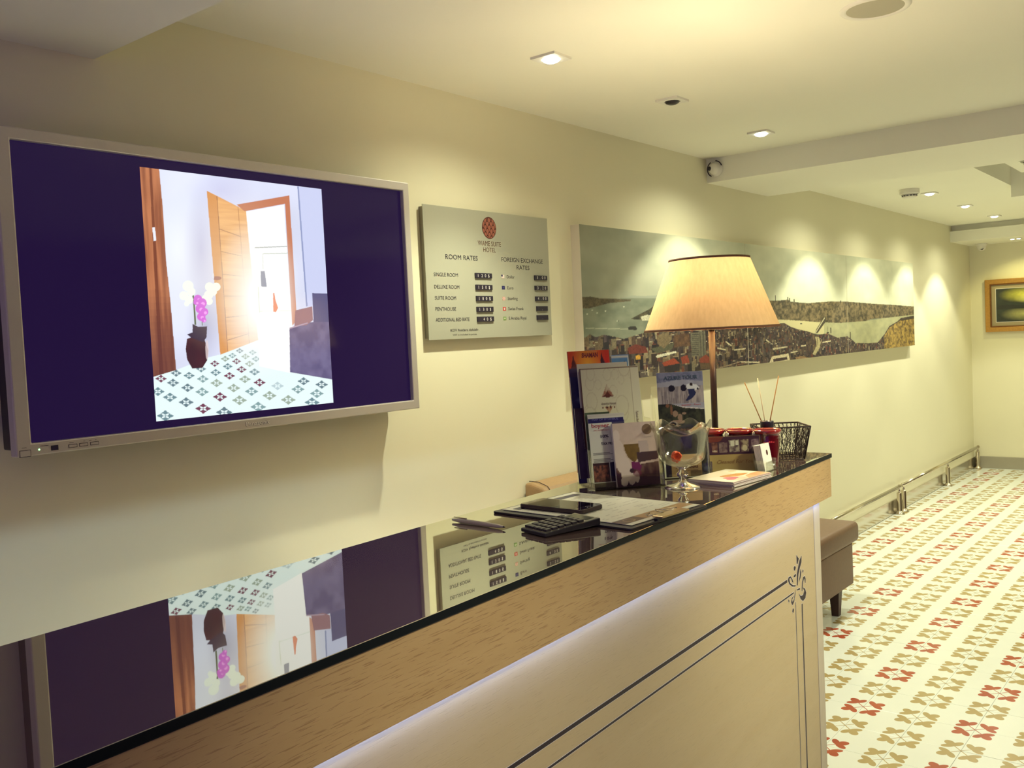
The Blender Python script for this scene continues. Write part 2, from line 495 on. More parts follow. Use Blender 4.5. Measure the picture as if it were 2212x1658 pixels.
    def line(s, p, q, w, c):
        p, q = np.array(p, float), np.array(q, float); d = q-p; n = np.array((-d[1], d[0]))/np.hypot(*d)*w/2
        s.poly([p+n, q+n, q-n, p-n], c)
    def rect(s, x0, z0, x1, z1, c, **k): s.poly([(x0, z0), (x1, z0), (x1, z1), (x0, z1)], c, raw=True, **k)

def sheet(name, P, w, h, m, parent=None, y=0.0, thick=None, medge=None, T=None, x0=0.0, z0=0.0, u0=0.0, u1=1.0):
    """printed face in local x-z facing -y, optional solid body behind it"""
    i0, i1 = int(round(u0*P.nx)), int(round(u1*P.nx))
    U = (P.u[:, i0:i1+1]-u0)/(u1-u0); V = P.v[:, i0:i1+1]; C = P.c[:, i0:i1+1]
    nz, nx = U.shape
    X = x0+U*w; Z = z0+V*h
    co = np.stack([X.ravel(), np.full(X.size, y), Z.ravel()], 1)
    idx = np.arange(nx*nz).reshape(nz, nx)
    q = np.stack([idx[:-1, :-1], idx[:-1, 1:], idx[1:, 1:], idx[1:, :-1]], -1).reshape(-1, 4)
    vs = [tuple(p) for p in co]; fs = [tuple(r) for r in q.tolist()]; mi = [0]*len(fs)
    cols = np.c_[C.reshape(-1, 3), np.ones(C.shape[0]*C.shape[1])]
    if thick:
        k = len(vs); e = 0.00025
        a, b = (x0, y+e, z0), (x0+w, y+thick, z0+h)
        vs += [(a[0],a[1],a[2]),(b[0],a[1],a[2]),(b[0],b[1],a[2]),(a[0],b[1],a[2]),(a[0],a[1],b[2]),(b[0],a[1],b[2]),(b[0],b[1],b[2]),(a[0],b[1],b[2])]
        for f in [(0,3,2,1),(4,5,6,7),(0,1,5,4),(1,2,6,5),(2,3,7,6),(3,0,4,7)]: fs.append(tuple(t+k for t in f)); mi.append(1)
        cols = np.r_[cols, np.ones((8, 4))]
    if T is not None: vs = [tuple(T @ Vector(p)) for p in vs]
    me = bpy.data.meshes.new(name); me.from_pydata(vs, [], fs)
    me.materials.append(m)
    if thick: me.materials.append(medge or M_paper)
    me.polygons.foreach_set('material_index', mi)
    at = me.color_attributes.new('Col', 'FLOAT_COLOR', 'POINT')
    at.data.foreach_set('color', cols.astype(np.float32).ravel())
    me.update()
    o = bpy.data.objects.new(name, me); COL.objects.link(o)
    if parent: o.parent = parent
    return o

# ================================================================== ROOM SHELL
XL, XR, YR = -1.6, 10.12, -2.6
H1, H2, HB = 2.39, 2.365, 2.268
struct(MB().box((XL, WALL_Y, 0), (XR+0.1, WALL_Y+0.12, 2.55), M_wall).build('wall_left'))
struct(MB().box((XR, YR, 0), (XR+0.12, WALL_Y, 2.55), M_wall).build('wall_back'))
struct(MB().box((XL, YR-0.12, 0), (XR+0.12, YR, 2.55), M_dark_wall).build('wall_right'))
floor = struct(MB().box((XL, YR, -0.12), (XR, WALL_Y, -0.004), M_grout).build('floor'))

# floor tiles: the ones in view are parts of the floor, the rest one field
def tile_mesh(w, d):
    m = MB(); g = 0.0005; b = 0.0007; x, y = w/2-g, d/2-g
    vs = [(-x,-y,-.004),(x,-y,-.004),(x,y,-.004),(-x,y,-.004),(-x,-y,-b*.5),(x,-y,-b*.5),(x,y,-b*.5),(-x,y,-b*.5),(-x+b,-y+b,0),(x-b,-y+b,0),(x-b,y-b,0),(-x+b,y-b,0)]
    fs = [(0,1,5,4),(1,2,6,5),(2,3,7,6),(3,0,4,7),(4,5,9,8),(5,6,10,9),(6,7,11,10),(7,4,8,11),(8,9,10,11)]
    return vs, fs
vs, fs = tile_mesh(TX, TY)
tme = bpy.data.meshes.new('tile'); tme.from_pydata(vs, [], fs); tme.materials.append(M_tile); tme.update()
n_single = 0; fv = []; ff = []
rt = random.Random(3)
jmax = int((WALL_Y-Y0)/TY)
for i in range(int((XL-X0)/TX), int((XR-X0)/TX)+1):
    for j in range(int((YR-Y0)/TY), jmax+1):
        cx, cy = X0+TX*(i+.5), Y0+TY*(j+.5)
        w, d, cxx, cyy = TX, TY, cx, cy
        full = True
        if cx+TX/2 > XR: w = XR-(cx-TX/2); cxx = XR-w/2; full = False
        if cy+TY/2 > WALL_Y: d = WALL_Y-(cy-TY/2); cyy = WALL_Y-d/2; full = False
        if w < 0.02 or d < 0.02: continue
        if cx > 2.75 and cy > 0.42 and cy > 0.177*cx-0.16 and n_single < 290:
            if full:
                o = bpy.data.objects.new('tile', tme)
            else:
                a, b = tile_mesh(w, d); me = bpy.data.meshes.new('cut_tile'); me.from_pydata(a, [], b); me.materials.append(M_tile); me.update()
                o = bpy.data.objects.new('tile', me)
            COL.objects.link(o); o.parent = floor; o.location = (cxx, cyy, rt.uniform(-0.0003, 0.0002)); n_single += 1
        else:
            a, b = tile_mesh(w, d); k = len(fv)
            fv += [(p[0]+cxx, p[1]+cyy, p[2]) for p in a]; ff += [tuple(t+k for t in f) for f in b]
me = bpy.data.meshes.new('tile_field'); me.from_pydata(fv, [], ff); me.materials.append(M_tile); me.update()
o = bpy.data.objects.new('tile_field', me); COL.objects.link(o); o.parent = floor; o['kind'] = 'stuff'

# ceiling with its soffits, beam and recess
ceil = struct(MB().box((1.2, YR, H1), (4.49, WALL_Y, H1+0.15), M_ceil).build('ceiling'))
struct(MB().box((XL, YR, 2.243), (1.2, WALL_Y, 2.54), M_ceil).build('trim_1'))       # low soffit at the entrance end
struct(MB().box((4.49, YR, HB), (5.258, WALL_Y, 2.54), M_ceil).build('trim_2'))      # cross beam
m = MB()
m.box((5.258, 1.285, H2), (9.45, WALL_Y, 2.54), M_ceil)
m.box((5.258, YR, H2), (5.73, 1.285, 2.54), M_ceil)
m.box((5.73, YR, H2), (6.96, 0.0, 2.54), M_ceil)
m.box((6.96, YR, 2.288), (9.39, 1.285, 2.54), M_ceil)
m.box((5.73, 0.0, 2.50), (6.96, 1.285, 2.54), M_ceil)
struct(m.build('trim_3'))                                                            # far ceiling with recess
m = MB()
m.box((9.39, YR, 2.213), (XR, WALL_Y, 2.312), M_ceil)
m.box((9.45, YR, 2.312), (XR, WALL_Y, 2.54), M_ceil)
struct(m.build('trim_4'))                                                            # far bulkhead with dark cove
struct(MB().box((XL, WALL_Y-0.012, 0), (XR-0.02, WALL_Y, 0.112), M_steel_b).build('baseboard_left', bevel=0.002))
struct(MB().box((XR-0.016, YR, 0), (XR, WALL_Y-0.012, 0.118), M_greybase).build('baseboard_back', bevel=0.002))
# ================================================================== RECEPTION COUNTER
HC = 1.149
OC = Vector((2.516, 0.917, 0))
counter = empty('reception_counter', 'long oak reception counter with tinted glass top and inlaid front panel', 'counter', OC, CYAW)
LC, DC = 3.35, 0.405
m = MB(); m.box((-LC, 0.0, HC-0.0125), (0.0, DC, HC), M_gtop)
g = m.build('glass_top', counter, bevel=0.0015)
g['label'] = 'tinted reflective glass top'
g.data.materials.append(M_gedge)
for p in g.data.polygons:
    if abs(p.normal.z) < 0.5: p.material_index = 1
m = MB(); m.box((-LC, 0.004, 1.030), (-0.002, 0.009, HC-0.0125), M_oak); m.box((-LC, 0.009, 1.046), (-0.002, DC-0.02, HC-0.0125), M_oak)
m.box((-0.012, 0.009, 1.030), (-0.002, DC-0.02, 1.046), M_oak); m.build('fascia', counter)
MB().box((-LC, 0.045, 0.0), (-0.03, 0.27, 1.0455), M_oak_panel).build('carcass', counter)
MB().box((-LC, 0.030, 0.0), (-0.080, 0.045, 1.0455), M_oak_panel).build('front_panel', counter)
MB().box((-0.078, 0.029, 0.0), (-0.029, 0.045, 1.0455), M_pale).build('corner_strip', counter, bevel=0.002)
MB().box((-LC+0.02, 0.0095, 1.0345), (-0.03, 0.0125, 1.0395), M_led).build('led_strip', counter)
MB().box((-LC+0.02, 0.271, 1.0355), (-0.03, 0.2745, 1.0415), mat('led_strip_white', (1, 1, 1), 0.4, emit=(0.55, 0.78, 1.0), estr=44)).build('led_strip', counter)
# inlay: dark lines with a bright worked edge, and the knot ornament
def inlay(name, pts, parent=counter, e=0.0012):
    P = np.array(pts, float); c = P.mean(0)
    mb = MB()
    def off(P, d):
        n = len(P); out = []
        area = sum(P[i][0]*P[(i+1) % n][1]-P[(i+1) % n][0]*P[i][1] for i in range(n))
        sg = 1 if area > 0 else -1
        for i in range(n):
            a, b, c_ = P[i-1], P[i], P[(i+1) % n]
            t1 = (b-a)/(np.hypot(*(b-a))+1e-9); t2 = (c_-b)/(np.hypot(*(c_-b))+1e-9)
            nn = np.array((t1[1]+t2[1], -(t1[0]+t2[0])))*sg; l = np.hypot(*nn)
            nn = nn/l if l > 0.3 else np.array((t1[1], -t1[0]))*sg
            out.append(b+nn*d)
        return out
    mb.poly([(p[0], 0.0298, p[1]) for p in off(P, e)], M_groove_edge)
    mb.poly([(p[0], 0.0296, p[1]) for p in P], M_groove)
    o = mb.build(name, parent, fix=False)
    for p in o.data.polygons:
        if p.normal.y > 0: p.flip()
    return o
inlay('inlay_line', [(-LC, .8578), (-.2935, .8570), (-.2935, .8648), (-LC, .8650)])
inlay('inlay_line', [(-LC, .8188), (-.2495, .8178), (-.2495, .8222), (-LC, .8232)])
inlay('inlay_line', [(-.2395, .02), (-.2362, .02), (-.2362, .793), (-.2395, .793)])
inlay('inlay_line', [(-.1940, .02), (-.1865, .02), (-.1865, .7765), (-.1940, .7765)])
ORN = [
 [(-.2205,.9114),(-.2039,.8986),(-.214,.8865),(-.221,.8881)],
 [(-.1826,.9022),(-.1843,.885),(-.1974,.8735),(-.2108,.8581),(-.2181,.8312),(-.225,.8329),(-.2222,.8628),(-.2085,.8822),(-.1984,.8943)],
 [(-.2345,.887),(-.2276,.8804),(-.2359,.8731),(-.243,.8778),(-.2435,.885)],
 [(-.1753,.8643),(-.1709,.8592),(-.1763,.8542),(-.1806,.8604)],
 [(-.2307,.8658),(-.2284,.8592),(-.2403,.8569),(-.2485,.8629)],
 [(-.2489,.8458),(-.2549,.8563),(-.2682,.8675),(-.2823,.8679),(-.2886,.8614),(-.2785,.8489),(-.2595,.8383),(-.2368,.8327),(-.2307,.8353),(-.2534,.8408),(-.2725,.8515),(-.2773,.8617),(-.2713,.8643),(-.2633,.8583),(-.2583,.8501)],
 [(-.1917,.8702),(-.1879,.859),(-.1971,.8446),(-.2098,.8374),(-.2026,.85),(-.1974,.8612)],
 [(-.1597,.8232),(-.1573,.8352),(-.1638,.844),(-.1762,.8428),(-.1844,.8333),(-.1902,.8099),(-.1856,.8078),(-.1774,.8296),(-.1693,.838),(-.1649,.8328),(-.1644,.8254)],
 [(-.1816,.8181),(-.164,.8097),(-.156,.7972),(-.1634,.7845),(-.1821,.781),(-.1993,.7905),(-.2125,.8093),(-.1985,.7986),(-.1805,.7972),(-.1706,.8051)],
 [(-.2024,.8212),(-.2029,.8162),(-.2263,.8199),(-.223,.8232)],
 [(-.2374,.8257),(-.2374,.8135),(-.249,.7962),(-.2611,.7902),(-.27,.7996),(-.265,.8104),(-.2473,.814),(-.2625,.8057),(-.2603,.7991),(-.2482,.8041),(-.2431,.815)],
 [(-.2892,.8135),(-.2823,.8088),(-.2845,.8033),(-.2897,.8077)],
 [(-.2578,.7833),(-.2509,.7764),(-.2574,.769),(-.2642,.7759)]]
for P in ORN: inlay('inlay_scroll', P)

# ================================================================== TELEVISION
TVX0, TVX1, TVZ0, TVZ1 = 0.897, 2.158, 1.292, 2.018
tv = empty('television', 'large silver-framed wall television showing a hotel room photo', 'television', (TVX0, 2.13, TVZ0))
TW, TH = TVX1-TVX0, TVZ1-TVZ0
ix0, ix1, iz0, iz1 = 0.034, TW-0.026, 0.028, TH-0.027
m = MB()
def frame_ring(m, ox0, oz0, ox1, oz1, ax0, az0, ax1, az1, yf, yb, yi, mt):
    O = [(ox0, oz0), (ox1, oz0), (ox1, oz1), (ox0, oz1)]; I = [(ax0, az0), (ax1, az0), (ax1, az1), (ax0, az1)]
    vs = [(x, yf, z) for x, z in O]+[(x, yf, z) for x, z in I]+[(x, yb, z) for x, z in O]+[(x, yi, z) for x, z in I]
    fs = []
    for i in range(4):
        j = (i+1) % 4
        fs += [(i, j, 4+j, 4+i), (i, 8+i, 8+j, j), (4+i, 4+j, 12+j, 12+i), (8+i, 12+i, 12+j, 8+j)]
    m.add(vs, fs, mt)
frame_ring(m, 0, 0, TW, TH, ix0, iz0, ix1, iz1, 0.0, 0.03, 0.016, M_silver)
m.build('bezel', tv, bevel=0.003)
MB().box((0.012, 0.026, 0.012), (TW-0.012, 0.095, TH-0.012), M_black).build('rear_casing', tv, bevel=0.004)
N = NT('dark_plasma_glass'); N.b.inputs['Base Color'].default_value = (0.010, 0.006, 0.020, 1); N.b.inputs['Roughness'].default_value = 0.08; N.b.inputs['Specular IOR Level'].default_value = 0.22
N.b.inputs['Emission Color'].default_value = (0.30, 0.12, 0.85, 1); N.b.inputs['Emission Strength'].default_value = 0.030
M_plasma = N.m
MB().box((ix0-0.004, 0.0145, iz0-0.004), (ix1+0.004, 0.026, iz1+0.004), M_plasma).build('screen_glass', tv)
# the picture on the screen
H = homog([(30, 50), (1155, 197), (1210, 1510), (118, 1635)])
P = Paint(960, 1080, H=H)
P.fill((214, 218, 240))
t = P.noise(3, 3, 4)
P.c *= (0.88+0.2*t)[..., None]
P.ell(260, 560, 300, 700, (240, 246, 255), 0.8, True)
P.ell(540, 200, 220, 160, (190, 190, 225), 0.6, True)
P.ell(430, 1050, 130, 300, (160, 160, 190), 0.75, True)
P.ell(410, 560, 110, 420, (186, 188, 220), 0.8, True)
P.poly([(108, 1358), (245, 1316), (440, 1238), (520, 1218), (750, 1130), (990, 1060), (1230, 1060), (1230, 1700), (90, 1700)], (224, 240, 240))
rr = random.Random(5)
MOT = [(205,1485),(410,1553),(600,1425),(515,1480),(635,1500),(710,1445),(495,1395),(410,1370),(315,1425),(405,1450),(305,1515),(175,1600),(225,1395),(325,1350),(150,1370),(490,1330),(575,1350),(670,1370),(760,1390),(820,1470),(750,1540),(935,1495),(995,1430),(1030,1380),(1110,1455),(1140,1400),(1080,1510),(870,1410),(730,1325),(650,1310),(565,1292),(485,1275),(550,1245),(620,1260),(700,1275),(595,1225),(675,1230),(740,1245),(640,1195),(720,1205),(245,1335),(400,1308),(540,1575),(130,1450)]
for k, (x, y) in enumerate(MOT):
    s = 0.36+0.44*(y-1180)/400.0
    c = [(104, 134, 142), (126, 156, 158), (110, 56, 80), (96, 120, 130), (150, 166, 150)][(k*7+k//3) % 5]
    if 780 < x < 960 and y < 1460: c = (180, 200, 205)
    for a in range(4):
        dx, dy = [(1, 0), (-1, 0), (0, 1), (0, -1)][a]
        P.ell(x+dx*38*s, y+dy*24*s, (20 if dx else 17)*s, (11 if dx else 13)*s, c)
        P.ell(x+dx*54*s, y+dy*36*s, 9*s, 5*s, c)
        if dx: P.ell(x+dx*32*s, y-11*s, 6*s, 8*s, c); P.ell(x+dx*32*s, y+11*s, 6*s, 8*s, c)
        else: P.ell(x-17*s, y+dy*22*s, 11*s, 5*s, c); P.ell(x+17*s, y+dy*22*s, 11*s, 5*s, c)
    P.line((x-30*s, y), (x+30*s, y), 4*s, c); P.line((x, y-22*s), (x, y+22*s), 4*s, c)
wn = P.noise(60, 4, 9)
P.poly([(20, 40), (152, 66), (172, 300), (190, 640), (215, 900), (245, 1316), (100, 1360)], (190, 120, 80), (146, 84, 56), nz=wn)
P.poly([(90, 55), (104, 57), (135, 700), (165, 1340), (140, 1345)], (110, 52, 34), a=.8)
for yy in range(820, 1300, 40): P.poly([(70, yy), (215+(yy-900)*.07, yy), (245, 1316), (100, 1360)], (84, 40, 44), a=.10)
P.poly([(105, 430), (122, 428), (130, 512), (114, 515)], (230, 232, 240))
P.poly([(1008, 180), (1160, 195), (1190, 850), (1085, 920), (1055, 920)], (196, 202, 234))
P.line((1012, 180), (1056, 920), 9, (140, 150, 190))
P.poly([(448, 203), (515, 237), (645, 305), (690, 330), (755, 1128), (520, 1220)], (236, 178, 112), (218, 156, 94), nz=P.noise(6, 90, 3))
P.poly([(448, 203), (510, 236), (566, 1200), (520, 1220)], (206, 138, 74), a=.8)
for a, b in [((520, 440), (658, 490)), ((530, 580), (662, 610)), ((540, 722), (668, 735)), ((545, 857), (684, 857)), ((555, 990), (694, 975)), ((565, 1130), (700, 1088))]: P.line(a, b, 4, (150, 92, 52))
P.line((511, 237), (567, 1200), 4, (150, 92, 52)); P.line((640, 300), (700, 1150), 4, (184, 124, 70))
P.poly([(632, 290), (958, 235), (995, 1000), (965, 1042), (930, 287), (680, 332)], (190, 116, 84))
P.poly([(690, 334), (924, 292), (966, 1045), (950, 1330), (760, 1290), (755, 1128), (720, 700)], (250, 255, 250))
P.ell(770, 860, 260, 520, (252, 255, 252), 1.4, True)
P.poly([(775, 703), (800, 703), (812, 800), (778, 798)], (130, 140, 165)); P.line((740, 558), (940, 550), 5, (150, 160, 160)); P.line((790, 595), (945, 592), 5, (190, 200, 190)); P.line((790, 595), (790, 690), 4, (215, 222, 215))
P.line((760, 800), (765, 960), 5, (220, 228, 215)); P.line((765, 950), (960, 948), 5, (225, 235, 225))
P.poly([(850, 838), (858, 838), (864, 880), (880, 930), (866, 955), (850, 953)], (226, 140, 112))
P.poly([(948, 1052), (1060, 1020), (1195, 1008), (1215, 1370), (948, 1325)], (112, 104, 140), (92, 84, 122), nz=P.noise(20, 20, 5))
P.poly([(985, 945), (1090, 920), (1092, 1005), (1052, 1036), (978, 1042)], (150, 112, 122))
P.poly([(1090, 838), (1190, 842), (1195, 1016), (1096, 1018)], (86, 84, 124))
P.line((950, 1055), (1060, 1022), 8, (170, 150, 170))
P.poly([(362, 1035), (374, 1035), (360, 825), (350, 822)], (70, 90, 60)); P.line((410, 1040), (405, 900), 5, (90, 110, 90))
for x, y, r in [(325,795,34),(298,855,28),(330,880,26),(345,830,26),(315,905,16),(458,800,28),(500,800,26),(452,850,28),(478,830,26),(455,890,22),(430,870,20)]: P.ell(x, y, r, r, (238, 250, 236))
for x, y, r in [(385,875,26),(410,900,30),(400,935,30),(425,955,24),(405,985,26),(420,1005,16),(375,895,18)]: P.ell(x, y, r, r, (206, 84, 214)); P.ell(x+6, y+6, r*.4, r*.4, (240, 150, 240))
P.poly([(315, 1122), (345, 1112), (420, 1118), (446, 1195), (438, 1255), (408, 1302), (345, 1306), (314, 1250), (306, 1185)], (84, 30, 40), (56, 20, 36), nz=P.noise(8, 8, 2))
P.ell(438, 1190, 10, 60, (220, 200, 200), .7)
P.poly([(316, 1095), (350, 1082), (350, 1030), (385, 1048), (440, 1045), (436, 1112), (415, 1142), (340, 1115)], (44, 24, 58))
P.ell(505, 746, 28, 12, (150, 80, 76)); P.ell(482, 735, 5, 22, (220, 225, 240))
P.ell(620, 700, 420, 560, (255, 236, 200), .35, True)
P.c = np.clip(P.c*1.06+.01, 0, 1)
P.down()
sx0, sx1, sz0, sz1 = 1.2405-TVX0, 1.810-TVX0, 1.3385-TVZ0, 1.967-TVZ0
sh = sheet('picture', P, sx1-sx0, sz1-sz0, M_screen, tv, y=0.0140, x0=sx0, z0=sz0)
sh['label'] = 'lit screen picture of open wooden door, orchid in vase and patterned tiles'
def tvbtn(px, pz, w, h, mt, name='button', y=-0.001):
    mb = MB(); mb.box((px-w/2-.0012, -0.0004, pz-h/2-.0012), (px+w/2+.0012, 0.002, pz+h/2+.0012), M_ink); mb.box((px-w/2, y, pz-h/2), (px+w/2, 0.002, pz+h/2), mt)
    return mb.build(name, tv)
tvbtn(0.0185, 0.007, 0.022, 0.013, M_silver)
tvbtn(0.0975-.014, 0.0125, 0.014, 0.009, mat('ir_window', (0.03, 0.02, 0.06), 0.2), 'remote_window')
for x in (0.125, 0.150, 0.176): tvbtn(x, 0.012, 0.018, 0.0055, M_silver)
MB().cyl((0, 0, 0), 0.0016, 0.001, mat('power_light', (0.2, 0.8, 0.3), 0.4, emit=(0.35, 1.0, 0.35), estr=4), 10, T=Matrix.Translation((0.049, 0, 0.0125)) @ Matrix.Rotation(PI/2, 4, 'X')).build('power_light', tv)
text(tv, 'Panasonic', 0.595, 0.0095, 0.0155, M_digit, width=0.077, y=-0.0010, bold=0.01)
text(tv, 'Panasonic', 0.594, 0.0090, 0.0155, M_ink, width=0.077, y=-0.0004, bold=0.02)
for x, w in ((0.012, .010), (0.052, .014), (0.052, .018), (0.117, .010), (0.150, .004), (0.163, .006), (0.178, .003)):
    MB().box((x, -0.0003, 0.0195), (x+w, 0.001, 0.0204), M_ink).build('small_marking', tv)

# ================================================================== RATE BOARD
SX0, SX1, SZ0, SZ1 = 2.317, 3.031, 1.511, 1.977
board = empty('rate_board', 'brushed metal hotel board with room rates and foreign exchange rates', 'sign', (SX0, 2.226, SZ0))
MB().box((0, 0, 0), (SX1-SX0, 0.003, SZ1-SZ0), M_plate).build('face_plate', board, bevel=0.0008)
MB().box((0.006, 0.003, 0.006), (SX1-SX0-0.006, 0.024, SZ1-SZ0-0.006), M_plate_edge).build('backing', board)
def bt(s, x0, x1, z, size, mt=M_ink, **k): return text(board, s, x0-SX0, z-SZ0, size, mt, width=(x1-x0), y=-0.0006, **k)
bt('WAME SUITE', 2.598, 2.731, 1.8500, 0.0255, M_inkb); bt('HOTEL', 2.627, 2.699, 1.8275, 0.0240, M_inkb)
bt('ROOM RATES', 2.420, 2.593, 1.7935, 0.0240)
bt('FOREIGN EXCHANGE', 2.730, 2.989, 1.7955, 0.0235); bt('RATES', 2.820, 2.900, 1.7680, 0.0235)
for s, a, b, z in (('SINGLE ROOM', 2.356, 2.481, 1.7320), ('DELUXE ROOM', 2.356, 2.485, 1.6895), ('SUITE ROOM', 2.356, 2.465, 1.6505), ('PENTHOUSE', 2.356, 2.462, 1.6120), ('ADDITIONAL BED RATE', 2.355, 2.531, 1.5745)): bt(s, a, b, z, 0.0180)
for s, a, b, z in (('Dollar', 2.757, 2.804, 1.7330), ('Euro', 2.757, 2.794, 1.6915), ('Sterling', 2.757, 2.817, 1.6510), ('Swiss Frank', 2.757, 2.852, 1.6125), ('S.Arabia Riyal', 2.757, 2.866, 1.5760)): bt(s, a, b, z, 0.0165)
bt('KDV fiyatlara dahildir.', 2.428, 2.581, 1.5385, 0.0130); bt('VAT is included in prices.', 2.438, 2.570, 1.5235, 0.0085)
def digits(x0, x1, z0, z1, s):
    mb = MB(); mb.box((x0-SX0, -0.006, z0-SZ0), (x1-SX0, 0.0005, z1-SZ0), M_ink)
    d = mb.build('digit_block', board, bevel=0.0008)
    if s:
        n = len(s); w = x1-x0-0.016
        for i, ch in enumerate(s):
            if ch == ' ': continue
            t = text(d, ch, x0-SX0+0.012+w*i/n+ (0 if ch != '.' else .003), z0-SZ0+0.0035, 0.0160, M_digit, y=-0.0064, name='digit')
for z, s in ((1.739, '120$'), (1.6965, '150$'), (1.6555, '180$'), (1.616, '130$'), (1.580, ' 40$')): digits(2.5715, 2.6640, z-.0092, z+.0092, s)
for z, s in ((1.739, '3.00'), (1.6985, '3.20'), (1.6565, '4.00')): digits(2.927, 3.0075, z-.0088, z+.0088, s)
for z in (1.6175, 1.582): digits(2.932, 3.0030, z-.0095, z+.0095, ''); text(board, '.', 2.964-SX0, z-SZ0-.006, .014, M_digit, y=-0.0064)
def flag(z, kind):
    mb = MB(); x, w, h = 2.725-SX0, 0.0175, 0.0135; z = z-SZ0-h/2
    R, Wt, B, G = mat('flag_red', (0.55, 0.05, 0.04), .5), M_digit, mat('flag_blue', (0.02, 0.02, 0.12), .5), mat('flag_green', (0.20, 0.32, 0.10), .5)
    def r(a, b, c, d, mt, y=-0.0006): mb.box((x+a*w, y, z+b*h), (x+c*w, 0.0003, z+d*h), mt)
    if kind == 'us':
        r(0, 0, 1, 1, Wt)
        for k in range(4): r(0, k*.28, 1, k*.28+.1, mat('flag_pink', (.60, .35, .28), .5), -.0008)
        r(0, .5, .4, 1, B, -.001)
    elif kind == 'eu': r(0, 0, 1, 1, B); r(.35, .35, .65, .65, mat('flag_gold', (.10, .10, .22), .5), -.0008)
    elif kind == 'uk':
        r(0, 0, 1, 1, mat('flag_pink', (.60, .35, .28), .5))
        r(.4, 0, .6, 1, Wt, -.0008); r(0, .38, 1, .62, Wt, -.0008); r(.46, 0, .54, 1, R, -.001); r(0, .46, 1, .54, R, -.001)
    elif kind == 'ch': r(0, 0, 1, 1, R); r(.4, .2, .6, .8, Wt, -.0008); r(.25, .4, .75, .6, Wt, -.0008)
    else: r(0, 0, 1, 1, G); r(.2, .5, .8, .65, Wt, -.0008)
    mb.build('flag', board)
for z, k in ((1.739, 'us'), (1.697, 'eu'), (1.656, 'uk'), (1.617, 'ch'), (1.581, 'sa')): flag(z, k)
# round emblem of overlapping scales
M_cop = mat('emblem_copper', (0.34, 0.115, 0.075), 0.5, noise=.15, scale=120); M_copd = mat('emblem_outline', (0.075, 0.018, 0.014), 0.5)
em = MB(); ecx, ecz, er = 2.6665-SX0, 1.9170-SZ0, 0.0405
em.poly([(ecx+er*cos(2*PI*i/40), -0.0006, ecz+er*sin(2*PI*i/40)) for i in range(40)], M_copd)
em.poly([(ecx+er*.93*cos(2*PI*i/40), -0.0007, ecz+er*.93*sin(2*PI*i/40)) for i in range(40)], mat('emblem_mid', (0.20, 0.06, 0.045), .5))
lay = 0
for row in range(6):
    zc = 0.027-row*0.0135
    for k in range(-3, 4):
        xc = k*0.0225+(0.01125 if row % 2 else 0)
        if math.hypot(xc, zc) > er*1.05: continue
        for s, mt in ((1.0, M_copd), (0.74, M_cop)):
            lay += 1
            pts = []
            for i in range(16):
                a = 2*PI*i/16; px = xc+0.0100*s*cos(a)*(1 if sin(a) > 0 else (1-.55*abs(sin(a)))); pz = zc+(0.0125*s*sin(a) if sin(a) > 0 else 0.019*s*sin(a))
                rr_ = math.hypot(px, pz); lim = er*.94
                if rr_ > lim: px, pz = px*lim/rr_, pz*lim/rr_
                pts.append((ecx+px, -0.0008-lay*0.00001, ecz+pz))
            em.poly(pts, mt)
em.build('emblem', board, fix=False)

# ================================================================== PANORAMA ON CANVAS
PX0, PX1, PZ0, PZ1 = 3.226, 8.000, 1.299, 1.966
H = homog([(135, 62), (2130, 262), (2143, 752), (170, 1021)])
P = Paint(2900, 440, H=H)
cl = P.noise(14, 5, 2); cl2 = P.noise(50, 8, 3)
P.fill((178, 182, 158))
tt = np.clip(cl*0.7+cl2*.3, 0, 1)[..., None]
P.c = P.L((140, 148, 128))*(1-tt)+P.L((206, 206, 180))*tt
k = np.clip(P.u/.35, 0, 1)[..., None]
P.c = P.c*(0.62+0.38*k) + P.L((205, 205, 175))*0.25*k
nzf = P.noise(160, 40, 5); nzg = P.noise(60, 20, 6)
P.poly([(390, 497), (450, 484), (520, 486), (600, 480), (700, 482), (700, 505), (390, 500)], (150, 156, 140))
P.poly([(130, 508), (440, 500), (700, 498), (2145, 520), (2145, 820), (100, 1000)], (112, 120, 102), (132, 138, 118), nz=nzg)
P.poly([(1200, 600), (1560, 620), (1640, 628), (1600, 700), (1300, 660), (1200, 660)], (196, 188, 142))
P.poly([(1600, 620), (1860, 610), (2145, 560), (2145, 640), (1900, 760), (1750, 760), (1600, 700)], (150, 150, 116), (166, 164, 124), nz=nzg)
P.poly([(140, 500), (200, 494), (250, 503), (445, 508), (440, 518), (310, 532), (240, 552), (190, 566), (130, 565)], (74, 68, 50), (104, 92, 66), nz=nzf)
P.poly([(440, 625), (500, 595), (560, 560), (600, 520), (900, 500), (1290, 500), (1330, 498), (1385, 492), (1400, 504), (1500, 512), (1560, 505), (1640, 498), (1740, 498), (1900, 508), (2000, 512), (2145, 520), (2145, 568), (1980, 590), (1880, 600), (1850, 612), (1700, 626), (1560, 624), (1480, 618), (1330, 612), (900, 640), (560, 632)], (60, 54, 36), (128, 112, 80), nz=nzf)
P.poly([(440, 625), (500, 592), (560, 560), (600, 540), (600, 632)], (44, 42, 34), (90, 84, 60), nz=nzf)
P.poly([(500, 610), (540, 598), (600, 605), (600, 632), (510, 632)], (206, 204, 176))
for x, h in ((1308, 35), (1382, 26), (1393, 20), (1700, 10), (1420, 14)): P.line((x, 502-h), (x, 508), 4 if h > 30 else 6, (70, 64, 46))
P.line((170, 685), (425, 685), 4, (176, 178, 152)); P.poly([(425, 676), (440, 668), (470, 668), (480, 682), (475, 691), (428, 690)], (40, 38, 36))
